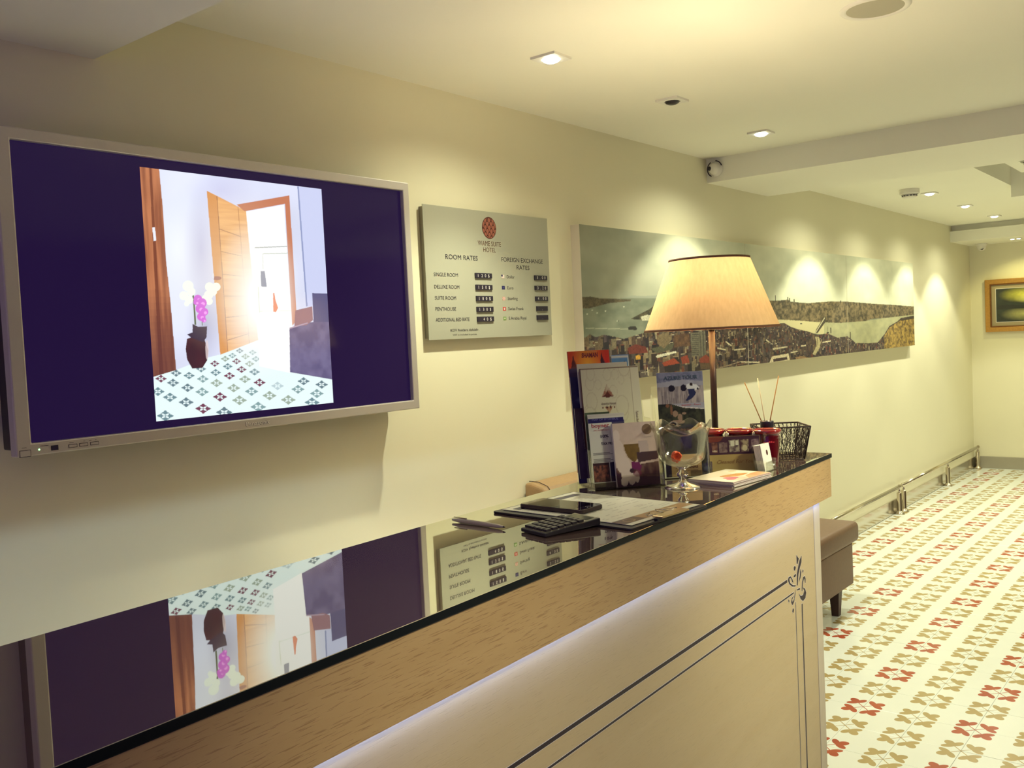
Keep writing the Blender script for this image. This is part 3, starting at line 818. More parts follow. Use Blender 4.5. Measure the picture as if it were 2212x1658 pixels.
for x, y in ((240, 592), (290, 580), (362, 638), (400, 552), (210, 575), (1460, 632), (180, 600)): P.ell(x, y, 5, 3, (210, 212, 190))
P.ell(1462, 635, 7, 4, (50, 46, 36)); P.ell(366, 638, 4, 3, (60, 60, 54))
# the near city
CITY = [(140, 740), (170, 742), (195, 720), (230, 738), (280, 722), (330, 730), (400, 745), (470, 722), (540, 700), (590, 688), (640, 700), (700, 690), (760, 680), (860, 690), (900, 670), (1000, 665), (1100, 640), (1150, 645), (1270, 640), (1310, 640), (1360, 632), (1400, 655), (1440, 668), (1500, 680), (1560, 700), (1620, 690), (1680, 715), (1740, 705), (1790, 745), (1860, 745), (1920, 740), (1960, 690), (1990, 640), (2040, 610), (2060, 590), (2150, 572), (2150, 800), (140, 1080)]
P.poly(CITY, (38, 26, 34), (84, 68, 56), nz=nzf)
cm = P.mask(CITY)
rr = random.Random(11)
PAL = [(60, 44, 44), (84, 66, 56), (110, 92, 70), (46, 34, 40), (70, 56, 60), (128, 110, 84), (96, 52, 40), (36, 26, 36), (140, 128, 102), (52, 40, 38), (30, 22, 34), (88, 78, 74)]
for k in range(2800):
    x = rr.uniform(160, 2140); yt = 690-0.02*abs(x-1400) if x > 500 else 735
    y = rr.uniform(640 if 1000 < x < 1900 else 690, 1020-(x-170)*0.136)
    q = P.H([(x, y)])[0]
    i, j = int(q[0]*P.nx), int(q[1]*P.nz)
    if not (0 <= i < P.nx and 0 <= j < P.nz) or not cm[j, i] : continue
    s = (0.35+0.65*(y-640)/300)*(1.2 if x < 900 else .8)
    w, h = rr.uniform(0.0016, .0058)*s, rr.uniform(.012, .05)*s
    i0, i1 = max(0, int((q[0]-w)*P.nx)), int((q[0]+w)*P.nx)+1; j0, j1 = max(0, int((q[1]-h)*P.nz)), int((q[1]+h)*P.nz)+1
    c = P.L(rr.choice(PAL))*rr.uniform(.6, 1.25)
    sub = cm[j0:j1, i0:i1]
    P.c[j0:j1, i0:i1][sub] = c
    if rr.random() < .35:
        jj = min(j1, P.nz); P.c[jj-2:jj, i0:i1] = np.where(cm[jj-2:jj, i0:i1][..., None], P.L(rr.choice([(168, 150, 120), (200, 190, 160), (128, 62, 44), (150, 130, 100)])), P.c[jj-2:jj, i0:i1])
    if rr.random() < .3 and i1-i0 > 4:
        for a in range(i0+2, i1-2, 4):
            for b in range(j0+2, j1-2, 4):
                if cm[b, a]: P.c[b:b+2, a:a+2] = c*.45
P.poly([(2060, 602), (2150, 575), (2150, 760), (1960, 790), (1960, 700), (1990, 650)], (96, 76, 40), (176, 146, 72), nz=nzf)
P.poly([(2040, 606), (2150, 570), (2150, 590), (2070, 606)], (54, 44, 30))
P.poly([(800, 700), (888, 690), (893, 838), (806, 845)], (104, 100, 84))
for y in range(700, 840, 12): P.line((808, y), (850, y-3), 4, (60, 56, 52))
P.line((856, 694), (862, 842), 4, (58, 54, 50)); P.line((874, 692), (880, 840), 5, (58, 54, 50))
P.poly([(420, 800), (470, 775), (530, 790), (545, 825), (430, 835)], (112, 46, 38)); P.poly([(560, 800), (700, 765), (690, 800), (600, 830)], (84, 84, 66))
P.poly([(600, 720), (660, 700), (690, 740), (640, 800), (600, 770)], (120, 104, 78)); P.poly([(700, 720), (790, 700), (800, 780), (700, 790)], (104, 76, 54), (70, 48, 40), nz=nzf)
P.poly([(590, 848), (600, 838), (712, 812), (716, 822), (600, 856)], (226, 222, 196)); P.poly([(628, 885), (700, 855), (735, 885), (640, 905)], (150, 62, 40))
P.poly([(640, 905), (735, 888), (732, 930), (645, 940)], (36, 28, 34)); P.poly([(740, 850), (780, 835), (795, 880), (750, 890)], (136, 58, 42))
P.poly([(850, 860), (890, 830), (918, 850), (918, 880), (855, 880)], (128, 56, 40)); P.poly([(855, 882), (918, 880), (918, 915), (860, 920)], (92, 72, 52))
P.poly([(470, 845), (490, 838), (500, 850), (498, 866), (470, 868)], (212, 160, 60)); P.line((540, 915), (545, 965), 6, (200, 190, 160)); P.line((525, 890), (528, 960), 4, (150, 140, 120))
for a in [(960, 790, 1010, 800), (1010, 750, 1045, 775), (1060, 800, 1130, 790), (1250, 735, 1270, 750), (1290, 790, 1380, 775), (1400, 810, 1440, 800), (1460, 770, 1490, 765), (1590, 745, 1640, 735), (1100, 870, 1210, 872)]:
    P.line((a[0], a[1]), (a[2], a[3]), 7, (208, 196, 160))
P.poly([(1270, 875), (1285, 835), (1385, 815), (1395, 862), (1390, 870), (1278, 885)], (214, 200, 164)); P.poly([(1292, 850), (1375, 835), (1380, 852), (1295, 868)], (60, 40, 40))
P.poly([(1410, 840), (1425, 835), (1435, 858), (1520, 850), (1525, 840), (1460, 830)], (150, 120, 84)); P.line((950, 918), (1100, 868), 4, (168, 150, 124)); P.line((960, 905), (1140, 880), 3, (140, 120, 96))
P.poly([(1545, 690), (1552, 668), (1600, 592), (1612, 596), (1606, 625), (1560, 690)], (66, 60, 46)); P.line((1548, 688), (1604, 596), 5, (190, 184, 148))
P.poly([(1545, 712), (1568, 712), (1580, 745), (1572, 780), (1545, 822), (1530, 815), (1552, 770), (1552, 740)], (176, 164, 122)); P.line((1560, 720), (1556, 770), 3, (96, 84, 60))
P.line((1640, 655), (1641, 690), 5, (40, 34, 34)); P.line((1756, 680), (1757, 720), 5, (70, 60, 44)); P.ell(1622, 686, 8, 5, (36, 30, 30)); P.line((1620, 650), (1622, 690), 2, (70, 64, 50))
gm = cm | P.mask([(440, 625), (500, 592), (560, 558), (600, 520), (900, 502), (1290, 503), (1500, 514), (1700, 502), (2145, 522), (2145, 572), (1880, 600), (1700, 626), (1400, 618), (900, 640)]) | P.mask([(140, 503), (440, 510), (310, 532), (190, 566), (130, 565)]) | P.mask([(2060, 602), (2150, 575), (2150, 760), (1960, 790), (1990, 650)])
P.down()
hfn = P.rng.rand(*P.u.shape); hf2 = P.noise(400, 90, 21); mk = gm[::2, ::2]
P.c[mk] *= (0.42+0.50*hfn[mk]+0.50*hf2[mk])[:, None]
P.c = np.clip(P.c, 0, 1)
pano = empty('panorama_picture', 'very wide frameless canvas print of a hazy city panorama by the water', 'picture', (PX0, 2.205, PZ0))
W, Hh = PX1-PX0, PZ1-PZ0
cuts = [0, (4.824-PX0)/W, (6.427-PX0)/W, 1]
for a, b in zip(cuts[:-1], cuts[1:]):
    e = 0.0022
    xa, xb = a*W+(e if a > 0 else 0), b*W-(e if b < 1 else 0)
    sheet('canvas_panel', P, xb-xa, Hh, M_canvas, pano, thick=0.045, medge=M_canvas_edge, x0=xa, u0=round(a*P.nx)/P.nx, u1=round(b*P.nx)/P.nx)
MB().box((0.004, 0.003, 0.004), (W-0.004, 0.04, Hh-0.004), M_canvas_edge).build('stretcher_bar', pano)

# ================================================================== FRAMED PICTURE ON THE FAR WALL
fr = empty('framed_painting', 'small gilt-framed landscape painting on the far end wall', 'picture', (XR-0.002, 2.112, 1.352), -PI/2)
FW, FH = 0.74, 0.512
m = MB(); frame_ring(m, 0, 0, FW, FH, .045, .045, FW-.045, FH-.045, -.035, 0, -.022, M_gold); m.build('frame', fr, bevel=0.004)
m = MB(); frame_ring(m, .038, .038, FW-.038, FH-.038, .056, .056, FW-.056, FH-.056, -.030, -.005, -.016, M_gold2); m.build('inner_frame', fr, bevel=0.002)
MB().box((.05, -.014, .05), (FW-.05, -.004, FH-.05), M_mount).build('mount', fr)
Q = Paint(120, 80)
q1 = Q.noise(5, 4, 3); q2 = Q.noise(20, 14, 4)
Q.fill((40, 48, 36)); Q.c *= (0.6+.8*q1)[..., None]
Q.ell(.45, .80, .42, .25, (226, 222, 90), 1.0, True, raw=True); Q.ell(.55, .68, .28, .16, (240, 236, 130), .9, True, raw=True)
Q.ell(.45, .22, .4, .22, (196, 192, 120), .9, True, raw=True)
Q.poly([(0, .46), (.15, .52), (.4, .47), (.7, .5), (1, .46), (1, .38), (0, .38)], (34, 38, 30), raw=True)
Q.c *= (.8+.4*q2)[..., None]
mw = .095
sheet('painting', Q, FW-2*mw, FH-2*mw, M_print, fr, y=-.0155, x0=mw, z0=mw)
m = MB(); frame_ring(m, mw-.004, mw-.004, FW-mw+.004, FH-mw+.004, mw, mw, FW-mw, FH-mw, -.0165, -.012, -.0150, M_digit); m.build('slip', fr)

# ================================================================== CEILING FITTINGS
def downlight(x, y, z, label, on=True, group=None):
    r = empty('ceiling_downlight', label, 'ceiling light', (x, y, z), 0.0, group)
    s = 0.047
    m = MB()
    O = [(-s, -s), (s, -s), (s, s), (-s, s)]; n = 16; rr0 = 0.031
    I = [(rr0*cos(2*PI*i/n-3*PI/4), rr0*sin(2*PI*i/n-3*PI/4)) for i in range(n)]
    def sq(i):
        t = i/n*4; k = int(t); f = t-k; a, b = O[k % 4], O[(k+1) % 4]; return (a[0]+(b[0]-a[0])*f, a[1]+(b[1]-a[1])*f)
    vs = []
    for i in range(n): x_, y_ = sq(i); vs.append((x_, y_, 0))
    for i in range(n): x_, y_ = sq(i); vs.append((x_, y_, -.008))
    for i in range(n): vs.append((I[i][0], I[i][1], -.008))
    for i in range(n): vs.append((I[i][0]*.92, I[i][1]*.92, -.0005))
    fs = []
    for i in range(n):
        j = (i+1) % n
        for a in range(3): fs.append((a*n+i, a*n+j, (a+1)*n+j, (a+1)*n+i))
    m.add(vs, fs, M_white); m.build('trim_plate', r)
    MB().lathe([(0.0001, -.019), (.014, -.018), (.025, -.013), (.0285, -.0008)], M_lens if on else M_black, 20).build('lens', r)
    return r
LB = ['lit square ceiling downlight nearest the television', 'lit square ceiling downlight just before the ceiling beam', 'lit ceiling downlight hidden behind the ceiling beam',
      'lit ceiling downlight beside the smoke detector', 'middle lit downlight of the three beyond the beam', 'farthest lit downlight, nearest the far bulkhead']
for (x, y, z, k), lb in zip(SPOTS, LB): downlight(x, y, H1 if x < 4.5 else H2, lb, group='downlights along the wall')
downlight(3.237, 1.756, H1, 'unlit square ceiling downlight with dark round hole', on=False, group='downlights along the wall')

sp = empty('ceiling_speaker', 'round grey speaker grille with white rim in ceiling at top edge', 'speaker', (2.765, 0.845, H1))
MB().lathe([(0.078, -.003), (.083, -.006), (.094, -.004), (.097, 0)], M_white, 40).build('rim', sp)
MB().lathe([(0.0001, -.004), (.05, -.004), (.079, -.003)], M_grille, 40).build('grille', sp)

sd = empty('smoke_detector', 'round white smoke detector on the ceiling beyond the beam', 'smoke detector', (6.50, 1.80, H2))
MB().lathe([(.062, 0), (.063, -.028), (.058, -.034), (.052, -.034)], M_white, 32).build('base', sd)
MB().lathe([(.044, -.030), (.046, -.05), (.036, -.056), (.0001, -.056)], M_white, 32).build('sensing_head', sd)
m = MB()
for k in range(14):
    a = 2*PI*k/14; T = Matrix.Rotation(a, 4, 'Z'); m.box((.0445, -.007, -.046), (.0475, .007, -.040), M_ink, T)
o = m.build('slots', sd); o['kind'] = 'stuff'

def dome_camera(name, label, loc, rot, s=1.0):
    r = empty(name, label, 'security camera', loc); r.rotation_euler = rot
    MB().lathe([(.052*s, 0), (.054*s, -.012*s), (.048*s, -.02*s), (.040*s, -.026*s)], M_white, 28).build('base', r)
    MB().lathe([(.042*s, -.02*s), (.041*s, -.04*s), (.032*s, -.058*s), (.016*s, -.068*s), (.0001, -.070*s)], M_white, 28).build('housing', r)
    return r
d1 = dome_camera('dome_camera', 'white dome camera in the corner where beam meets wall', (4.49, 2.195, 2.332), (0, PI/2+.0, 0), .72)
m = MB(); m.tube([(.041*cos(a), .041*sin(a), -.018) for a in np.linspace(.5, 2.6, 14)], .0028, M_ink, 6); m.tube([(.041*cos(a), .041*sin(a), -.018) for a in np.linspace(3.3, 4.4, 10)], .0028, M_ink, 6); m.build('gap_ring', d1)
MB().lathe([(.0001, -.052), (.009, -.051), (.012, -.045)], M_black, 14, c=(.0, .014, 0)).build('lens', d1)
d2 = dome_camera('dome_camera', 'white dome camera under the far bulkhead above the painting', (9.93, 2.10, 2.213), (0, 0, 0), 1.0)
MB().lathe([(.0001, -.006), (.010, -.005), (.014, 0)], M_black, 14, T=Matrix.Translation((-.034, -.012, -.052)) @ Matrix.Rotation(-0.95, 4, 'Y') @ Matrix.Rotation(-.1, 4, 'X')).build('lens', d2)
tw = empty('twin_spotlight', 'small twin spotlight under the far bulkhead above the painting', 'ceiling light', (9.66, 1.755, 2.213))
MB().box((-.03, -.05, -.006), (.03, .05, 0), M_white).build('plate', tw, bevel=.002)
for s in (-1, 1): MB().lathe([(.0001, -.010), (.012, -.010), (.016, -.006)], M_lens, 14, c=(0, s*.025, 0)).build('lens', tw)
vg = empty('ceiling_vent', 'square air vent grille set inside the ceiling recess', 'vent', (6.42, 0.93, 2.50))
MB().box((-.36, -.30, -.085), (.36, .26, 0), M_ceil).build('housing', vg, bevel=.004)
m = MB()
for k in range(7): MB().box((-.30+k*.09, -.22, -.089), (-.25+k*.09, .18, -.084), M_grille).build('louvre', vg)
m = MB()
for k in range(7):
    for j in range(4): m.box((-.29+k*.09, -.20+j*.1, -.0905), (-.262+k*.09, -.13+j*.1, -.088), M_ink)
o = m.build('slots', vg); o['kind'] = 'stuff'

# ================================================================== LOW STEEL RAIL ALONG THE WALL
def rail(x0, x1, posts, label):
    r = empty('steel_rail', label, 'rail', (x0, 2.205, 0), 0, 'low steel rails along the wall')
    L = x1-x0
    MB().tube([(0.0, 0, .214), (L, 0, .214)], .0135, M_steel, 14).build('handrail', r)
    for xx in (0.0, L):
        MB().lathe([(.0001, -.017), (.010, -.014), (.017, 0), (.010, .014), (.0001, .017)], M_steel, 14, c=(xx, 0, .214)).build('end_ball', r)
    for px in posts:
        m = MB(); m.lathe([(.0001, 0), (.040, .001), (.040, .006), (.024, .020), (.0195, .026), (.0195, .165), (.016, .170), (.0001, .171)], M_steel, 18, c=(px-x0, 0, 0))
        p = m.build('post', r)
        MB().lathe([(.006, .168), (.010, .180), (.006, .188), (.009, .205)], M_steel, 12, c=(px-x0, 0, 0)).build('neck', p)
    return r
rail(5.30, 7.490, [7.475, 5.8], 'near low steel rail running behind the bench')
rail(7.575, 10.085, [7.590, 8.925, 10.065], 'far low steel rail ending at the far wall')
# ================================================================== SEATING
def cushion_mesh(a, b, r, m, crown=.0, name='cushion', parent=None):
    bm = bmesh.new(); bmesh.ops.create_cube(bm, size=1)
    for v in bm.verts:
        v.co = Vector((a[0]+(v.co.x+.5)*(b[0]-a[0]), a[1]+(v.co.y+.5)*(b[1]-a[1]), a[2]+(v.co.z+.5)*(b[2]-a[2])))
    bmesh.ops.bevel(bm, geom=bm.edges[:], offset=r, segments=4, profile=.5, affect='EDGES')
    if crown:
        for v in bm.verts:
            if v.co.z > (a[2]+b[2])/2:
                fx = (v.co.x-a[0])/(b[0]-a[0]); fy = (v.co.y-a[1])/(b[1]-a[1]); v.co.z += crown*16*fx*(1-fx)*fy*(1-fy)
    me = bpy.data.meshes.new(name); bm.to_mesh(me); bm.free(); me.materials.append(m)
    me.polygons.foreach_set('use_smooth', [True]*len(me.polygons))
    o = bpy.data.objects.new(name, me); COL.objects.link(o)
    if parent: o.parent = parent
    return o
def taper_leg(x, y, h, t0, t1, m, parent, top=0):
    mb = MB(); a, b = t1/2, t0/2
    mb.hull8([(x-a, y-a, 0), (x+a, y-a, 0), (x+a, y+a, 0), (x-a, y+a, 0), (x-b, y-b, h), (x+b, y-b, h), (x+b, y+b, h), (x-b, y+b, h)], m)
    return mb.build('leg', parent, bevel=.002)
bench = empty('upholstered_bench', 'taupe leather bench with dark tapered legs beyond the counter end', 'bench', (4.36, 1.683, 0))
cushion_mesh((-.02, -.012, .343), (.60, .50, .452), .028, M_leather, .004, 'seat_cushion', bench)
cushion_mesh((0.0, .004, .128), (.53, .49, .345), .006, M_leather, 0, 'seat_base', bench)
for x in (.045, .335): 
    for y in (.035, .455): taper_leg(x if x < .1 else .345, y, .13, .052, .036, M_darkwood, bench)
arm = empty('leather_sofa', 'tan leather sofa against the wall behind the brochure rack', 'sofa', (2.82, 1.62, 0))
mb = MB()
mb.poly([(0, .50, .30), (0, .619, .30), (0, .619, .94), (0, .585, .9405), (0, .530, .925), (0, .506, .895), (0, .49, .60)], M_leather2, depth=(1.15, 0, 0))
mb.build('backrest', arm, bevel=.012, seg=3)
MB().tube([(.034, .619, .9425), (.034, .575, .9425), (.034, .53, .928), (.034, .503, .895)], .0016, M_darkwood, 6).build('piping', arm)
cushion_mesh((.0, .0, .31), (1.15, .50, .44), .03, M_leather2, .006, 'seat_cushion', arm)
cushion_mesh((.01, .02, .12), (1.14, .60, .315), .01, M_leather2, 0, 'seat_base', arm)
for x in (.06, 1.09):
    for y in (.07, .55): taper_leg(x, y, .125, .045, .032, M_darkwood, arm)

# ================================================================== THINGS ON THE COUNTER
Z = HC
# ---- table lamp
lamp = empty('table_lamp', 'tall table lamp with glowing tapered linen shade and dark stem', 'lamp', (2.40, 1.2055, Z))
MB().lathe([(.0001, 0), (.072, 0), (.074, .006), (.070, .012), (.02, .018), (.011, .026)], M_darkmetal, 32).build('base', lamp)
MB().cyl((0, 0, .018), .0090, .335, M_darkmetal, 14).build('stem', lamp)
MB().lathe([(.0001, .352), (.012, .352), (.012, .392), (.0001, .392)], mat('lamp_socket', (.5, .42, .25), .4, metal=.6), 16).build('socket', lamp)
zb, zt, rb, rtp = .354, .551, .187, .111
MB().lathe([(rb, zb), ((rb+rtp)/2, (zb+zt)/2), (rtp, zt)], M_shade, 64).build('lamp_shade', lamp)
ring = lambda r, z, t: MB().lathe([(r-.0015, z-t), (r+.0018, z-t), (r+.0018, z+t), (r-.0015, z+t), (r-.0015, z-t)], mat('shade_binding', (.20, .09, .045), .8), 64)
ring(rb, zb+.002, .003).build('lower_binding', lamp); ring(rtp, zt-.002, .003).build('upper_binding', lamp)
m = MB()
for k in range(3):
    a = 2*PI*k/3; m.tube([(0, 0, zt-.02), (rtp*cos(a), rtp*sin(a), zt-.006)], .0013, M_darkmetal, 6)
m.tube([(0, 0, .392), (0, 0, zt-.018)], .002, M_darkmetal, 6); m.build('shade_carrier', lamp)
bulb = MB().lathe([(.0001, .478), (.016, .472), (.026, .452), (.026, .436), (.014, .405), (.012, .392)], mat('bulb_glass', (1, .9, .7), .4, emit=(1, .75, .36), estr=7), 18).build('bulb', lamp)
pl = point('lamp_bulb_light', (2.40, 1.2055, Z+.475), 17.0, (1.0, .84, .54), .03)

# ---- multi-tier brochure rack (acrylic) with its leaflets
A = Vector((1.741, 1.175, Z)); th = math.atan2(-.099, .124)
def sub(alpha, off, x=0.0): return Matrix.Translation((x, off, 0)) @ Matrix.Rotation(-alpha, 4, 'X')
rack = empty('brochure_rack', 'clear acrylic tiered brochure rack nearest the clipboard', 'brochure rack', A, th, 'acrylic leaflet racks')
RW = .162
MB().box((-.004, -.006, .0), (RW+.004, .135, .003), M_acryl).build('base', rack)
for off, hgt, nm in ((-.002, .030, 'front_pocket'), (.042, .085, 'middle_pocket'), (.086, .13, 'rear_pocket')):
    T = sub(.16, off)
    m = MB(); m.box((-.003, 0, .003), (RW+.003, .0022, hgt), M_acryl, T); m.build(nm, rack)
T = sub(.16, .125); MB().box((-.004, 0, 0), (RW+.004, .0022, .262), M_acryl, T).build('back_plate', rack)
for x in (-.0045, RW+.0022):
    m = MB(); m.poly([(x, -.002, 0), (x, .132, 0), (x, .168, .236), (x, .140, .236), (x, .118, .15), (x, .075, .15), (x, .060, .09), (x, .030, .09), (x, .006, .033)], M_acryl, depth=(.0023, 0, 0)); m.build('side_plate', rack)

def leaflet(name, label, w, h, x, z, alpha, off, P, root=A, rotz=th, thick=.002, group=None, edge=None, cat='leaflet'):
    r = empty(name, label, cat, root, rotz, group)
    T = sub(alpha, off) @ Matrix.Translation((x, 0, z))
    s = sheet('printed_cover', P, w, h, M_print, r, thick=thick, medge=edge, T=T)
    return r, T
# orchid booklet (front)
P = Paint(70, 96)
P.fill((196, 176, 160)); n = P.noise(8, 8, 2); P.c *= (.9+.2*n)[..., None]
P.poly([(0, 0), (1, 0), (1, .36), (.62, .34), (.4, .30), (0, .3)], (112, 84, 72), (64, 30, 40), nz=n, raw=True)
P.poly([(0, 0), (1, 0), (1, .12), (.4, .15), (0, .22)], (54, 20, 44), raw=True)
P.poly([(.22, .66), (.60, .66), (.58, .52), (.50, .42), (.44, .36), (.30, .45), (.24, .56)], (118, 92, 40), (96, 72, 34), nz=n, raw=True)
P.poly([(.50, .53), (.98, .53), (1, .40), (.52, .36)], (66, 44, 50), raw=True)
P.poly([(.56, .70), (.78, .70), (.80, .53), (.58, .52)], (176, 160, 152), raw=True)
for x, y, rx, ry in ((.07, .80, .08, .10), (.09, .62, .12, .12), (.10, .48, .15, .12), (.18, .34, .16, .14), (.30, .24, .10, .1), (.20, .2, .10, .1), (.34, .12, .09, .1), (.17, .08, .08, .08), (.46, .14, .06, .09)): P.ell(x, y, rx, ry, (208, 192, 180), raw=True)
P.poly([(.36, .38), (.54, .37), (.60, .30), (.55, .22), (.46, .26), (.36, .26)], (106, 26, 84), raw=True)
P.ell(.36, .24, .05, .04, (48, 22, 40), raw=True); P.ell(.48, .19, .10, .05, (120, 30, 70), .6, raw=True)
lf, T = leaflet('hotel_booklet', 'square booklet with white orchid and bed photo, front of the brochure rack', .105, .1455, .0535, .0035, .16, .004, P, thick=.010)
m = MB(); m.poly([(.083+.012*cos(2*PI*i/20), -.0005, .128+.012*sin(2*PI*i/20)) for i in range(20)], mat('seal_brown', (.17, .10, .05), .5)); o = m.build('seal', lf, fix=False); o.data.transform(T)
text(lf, 'WAME', .074, .108, .006, mat('faint_ink', (.42, .36, .30), .5), width=.018, T=T)
# discount leaflet
P = Paint(60, 110); P.fill((206, 206, 190)); n = P.noise(20, 30, 4)
P.rect(0, .955, 1, 1.0, (196, 192, 176)); P.rect(.0, 0, 1, .055, (90, 84, 62))
P.rect(.03, .07, .47, .33, (52, 28, 36)); P.poly([(.05, .08), (.45, .08), (.45, .30), (.05, .30)], (44, 26, 34), (140, 84, 64), nz=n, raw=True); P.rect(.50, .07, 1, .33, (30, 24, 58))
P.rect(.64, .05, 1, .9, (66, 60, 92))
for k in range(7): P.rect(.06, .46-.02*k, .60 if k % 2 else .52, .467-.02*k, (96, 92, 92))
P.rect(.0, .88, .97, .945, (26, 20, 84))
lf, T = leaflet('map_leaflet', 'white leaflet headed MAP OF ISTANBUL with a blue band, left in the brochure rack', .088, .168, .0015, .004, .16, .019, P)
text(lf, 'MAP OF ISTANBUL', .0095, .1530, .0062, mat('blue_letter', (.16, .16, .42), .5), width=.064, T=T)
text(lf, 'boyner', .0075, .1370, .0135, mat('red_letter', (.42, .05, .05), .5), width=.042, T=T, bold=.01)
text(lf, 'HALI & MEFRUSAT', .012, .1290, .0045, mat('red_letter', (.42, .05, .05), .5), width=.036, T=T)
text(lf, '10%', .027, .1130, .0095, M_ink, width=.019, T=T, bold=.02); text(lf, '+', .040, .1070, .007, M_ink, T=T); text(lf, 'TAX FREE', .0265, .0960, .0090, M_ink, width=.033, T=T, bold=.02)
# side-on leaflets left of the rack
P = Paint(10, 60); P.fill((70, 84, 60)); P.c *= (.6+.8*P.noise(6, 3, 1))[..., None]
leaflet('green_leaflet', 'narrow green-grey leaflet behind the MAP OF ISTANBUL leaflet', .060, .172, -.0030, .004, .16, .026, P)
# bath house booklet
P = Paint(90, 130); P.fill((206, 202, 168)); 
for k in range(26):
    x, y = P.rng.rand()*1.0, .3+P.rng.rand()*.7; r = .05+.07*P.rng.rand()
    P.ell(x, y, r, r*.8, (190, 182, 150), .8, raw=True); P.ell(x, y, r*.88, r*.7, (206, 202, 168), 1, raw=True)
wave = [(0, .40)]+[(t, .385+.055*sin((t-.20)*5.2)-.05*(t < .15)) for t in np.linspace(.02, .84, 20)]+[(.84, 0), (0, 0)]
P.poly(wave, (34, 22, 44), raw=True)
P.poly([(.50, .10), (.84, .08), (.84, .40), (.60, .42), (.50, .33)], (92, 46, 44), (54, 28, 42), nz=P.noise(8, 8, 3), raw=True)
P.rect(.845, 0, .86, 1, (170, 160, 130)); P.rect(0, .985, 1, 1, (92, 40, 34)); P.rect(.86, 0, 1, .985, (208, 204, 172))
P.ell(.43, .82, .115, .09, (150, 96, 80), .0, raw=True)
P.poly([(.33, .745), (.53, .745), (.43, .86)], (150, 98, 76), (206, 202, 168), nz=P.noise(24, 24, 8), raw=True)
P.poly([(.33, .745), (.40, .765), (.43, .80), (.46, .765), (.53, .745), (.43, .735)], (92, 38, 30), raw=True)
P.poly([(.36, .655), (.50, .655), (.43, .60)], (160, 104, 70), (196, 170, 130), nz=P.noise(30, 24, 9), raw=True)
P.ell(.40, .652, .014, .012, (70, 30, 24), raw=True); P.ell(.46, .652, .014, .012, (70, 30, 24), raw=True); P.ell(.33, .65, .01, .008, (110, 70, 50), raw=True); P.ell(.53, .65, .01, .008, (110, 70, 50), raw=True)
lf, T = leaflet('bath_house_booklet', 'cream booklet with ornate diamond crest and dark wave, middle of the brochure rack', .143, .273, .0035, .006, .16, .050, P, thick=.012, edge=M_inkb)
text(lf, 'Ayasofya Hamam', .043, .184, .0085, M_inkb, width=.037, T=T, shear=.4)
T2 = T @ Matrix.Translation((.127, 0, .165)) @ Matrix.Rotation(PI/2, 4, 'Y')
text(lf, 'Turkish Bath and Spa Treatments', 0, 0, .0085, M_inkb, width=.074, T=T2, shear=.3)
# back row
P = Paint(60, 60); n = P.noise(3, 3, 3)
P.fill((214, 70, 34)); P.ell(.45, .84, .42, .3, (240, 170, 50), 1.2, True, raw=True); P.ell(.93, .9, .18, .3, (196, 26, 30), .9, True, raw=True)
P.poly([(0, 0), (1, 0), (1, .86), (0, .86)], (60, 40, 80), (30, 24, 70), nz=n, raw=True)
P.poly([(.06, .86), (.10, .93), (.125, .975), (.15, .93), (.20, .86)], (92, 26, 30), raw=True)
P.poly([(.77, .86), (.79, .95), (.82, .98), (.845, .92), (.93, .87), (.93, .86)], (60, 16, 40), raw=True)
lf, T = leaflet('show_flyer', 'red and orange show flyer standing highest in the brochure rack', .104, .290, -.0115, .030, .16, .094, P, thick=.006, edge=mat('flyer_red_edge', (.30, .045, .03), .5))
text(lf, 'SHAMAN', .034, .2735, .0155, mat('deep_red_letter', (.20, .012, .03), .5), width=.042, T=T, bold=.03, shear=.2)
text(lf, 'Dance Theater', .049, .2855, .0035, mat('flyer_gold', (.6, .45, .2), .5), width=.025, T=T)
P = Paint(24, 60); P.fill((86, 130, 172)); P.c *= (.9+.2*P.noise(4, 4, 2))[..., None]; P.rect(0, .975, 1, 1, (214, 210, 190)); P.rect(.93, 0, 1, 1, (226, 224, 204)); P.ell(.72, .93, .05, .006, (30, 50, 90), raw=True)
leaflet('blue_leaflet', 'pale blue leaflet with white edge beside the red show flyer', .044, .280, .0965, .026, .16, .092, P)
P = Paint(16, 50); P.fill((30, 28, 84)); P.c *= (.5+.9*P.noise(4, 8, 5))[..., None]; P.ell(.4, .78, .3, .04, (170, 180, 210), .6, True, raw=True); P.ell(.3, .3, .4, .1, (150, 50, 60), .6, True, raw=True)
leaflet('night_tour_leaflet', 'dark blue leaflet on the left behind the cream booklet', .080, .252, -.0145, .006, .16, .082, P)
P = Paint(40, 60); P.fill((54, 36, 60)); P.c *= (.6+.7*P.noise(8, 8, 6))[..., None]
leaflet('purple_leaflet', 'dark purple leaflet low at the left side of the brochure rack', .100, .165, -.0160, .020, .16, .0635, P)
P = Paint(10, 40); P.fill((204, 200, 176)); leaflet('white_leaflet', 'plain off-white leaflet sticking up behind the cream booklet', .125, .285, .0012, .004, .16, .0675, P)

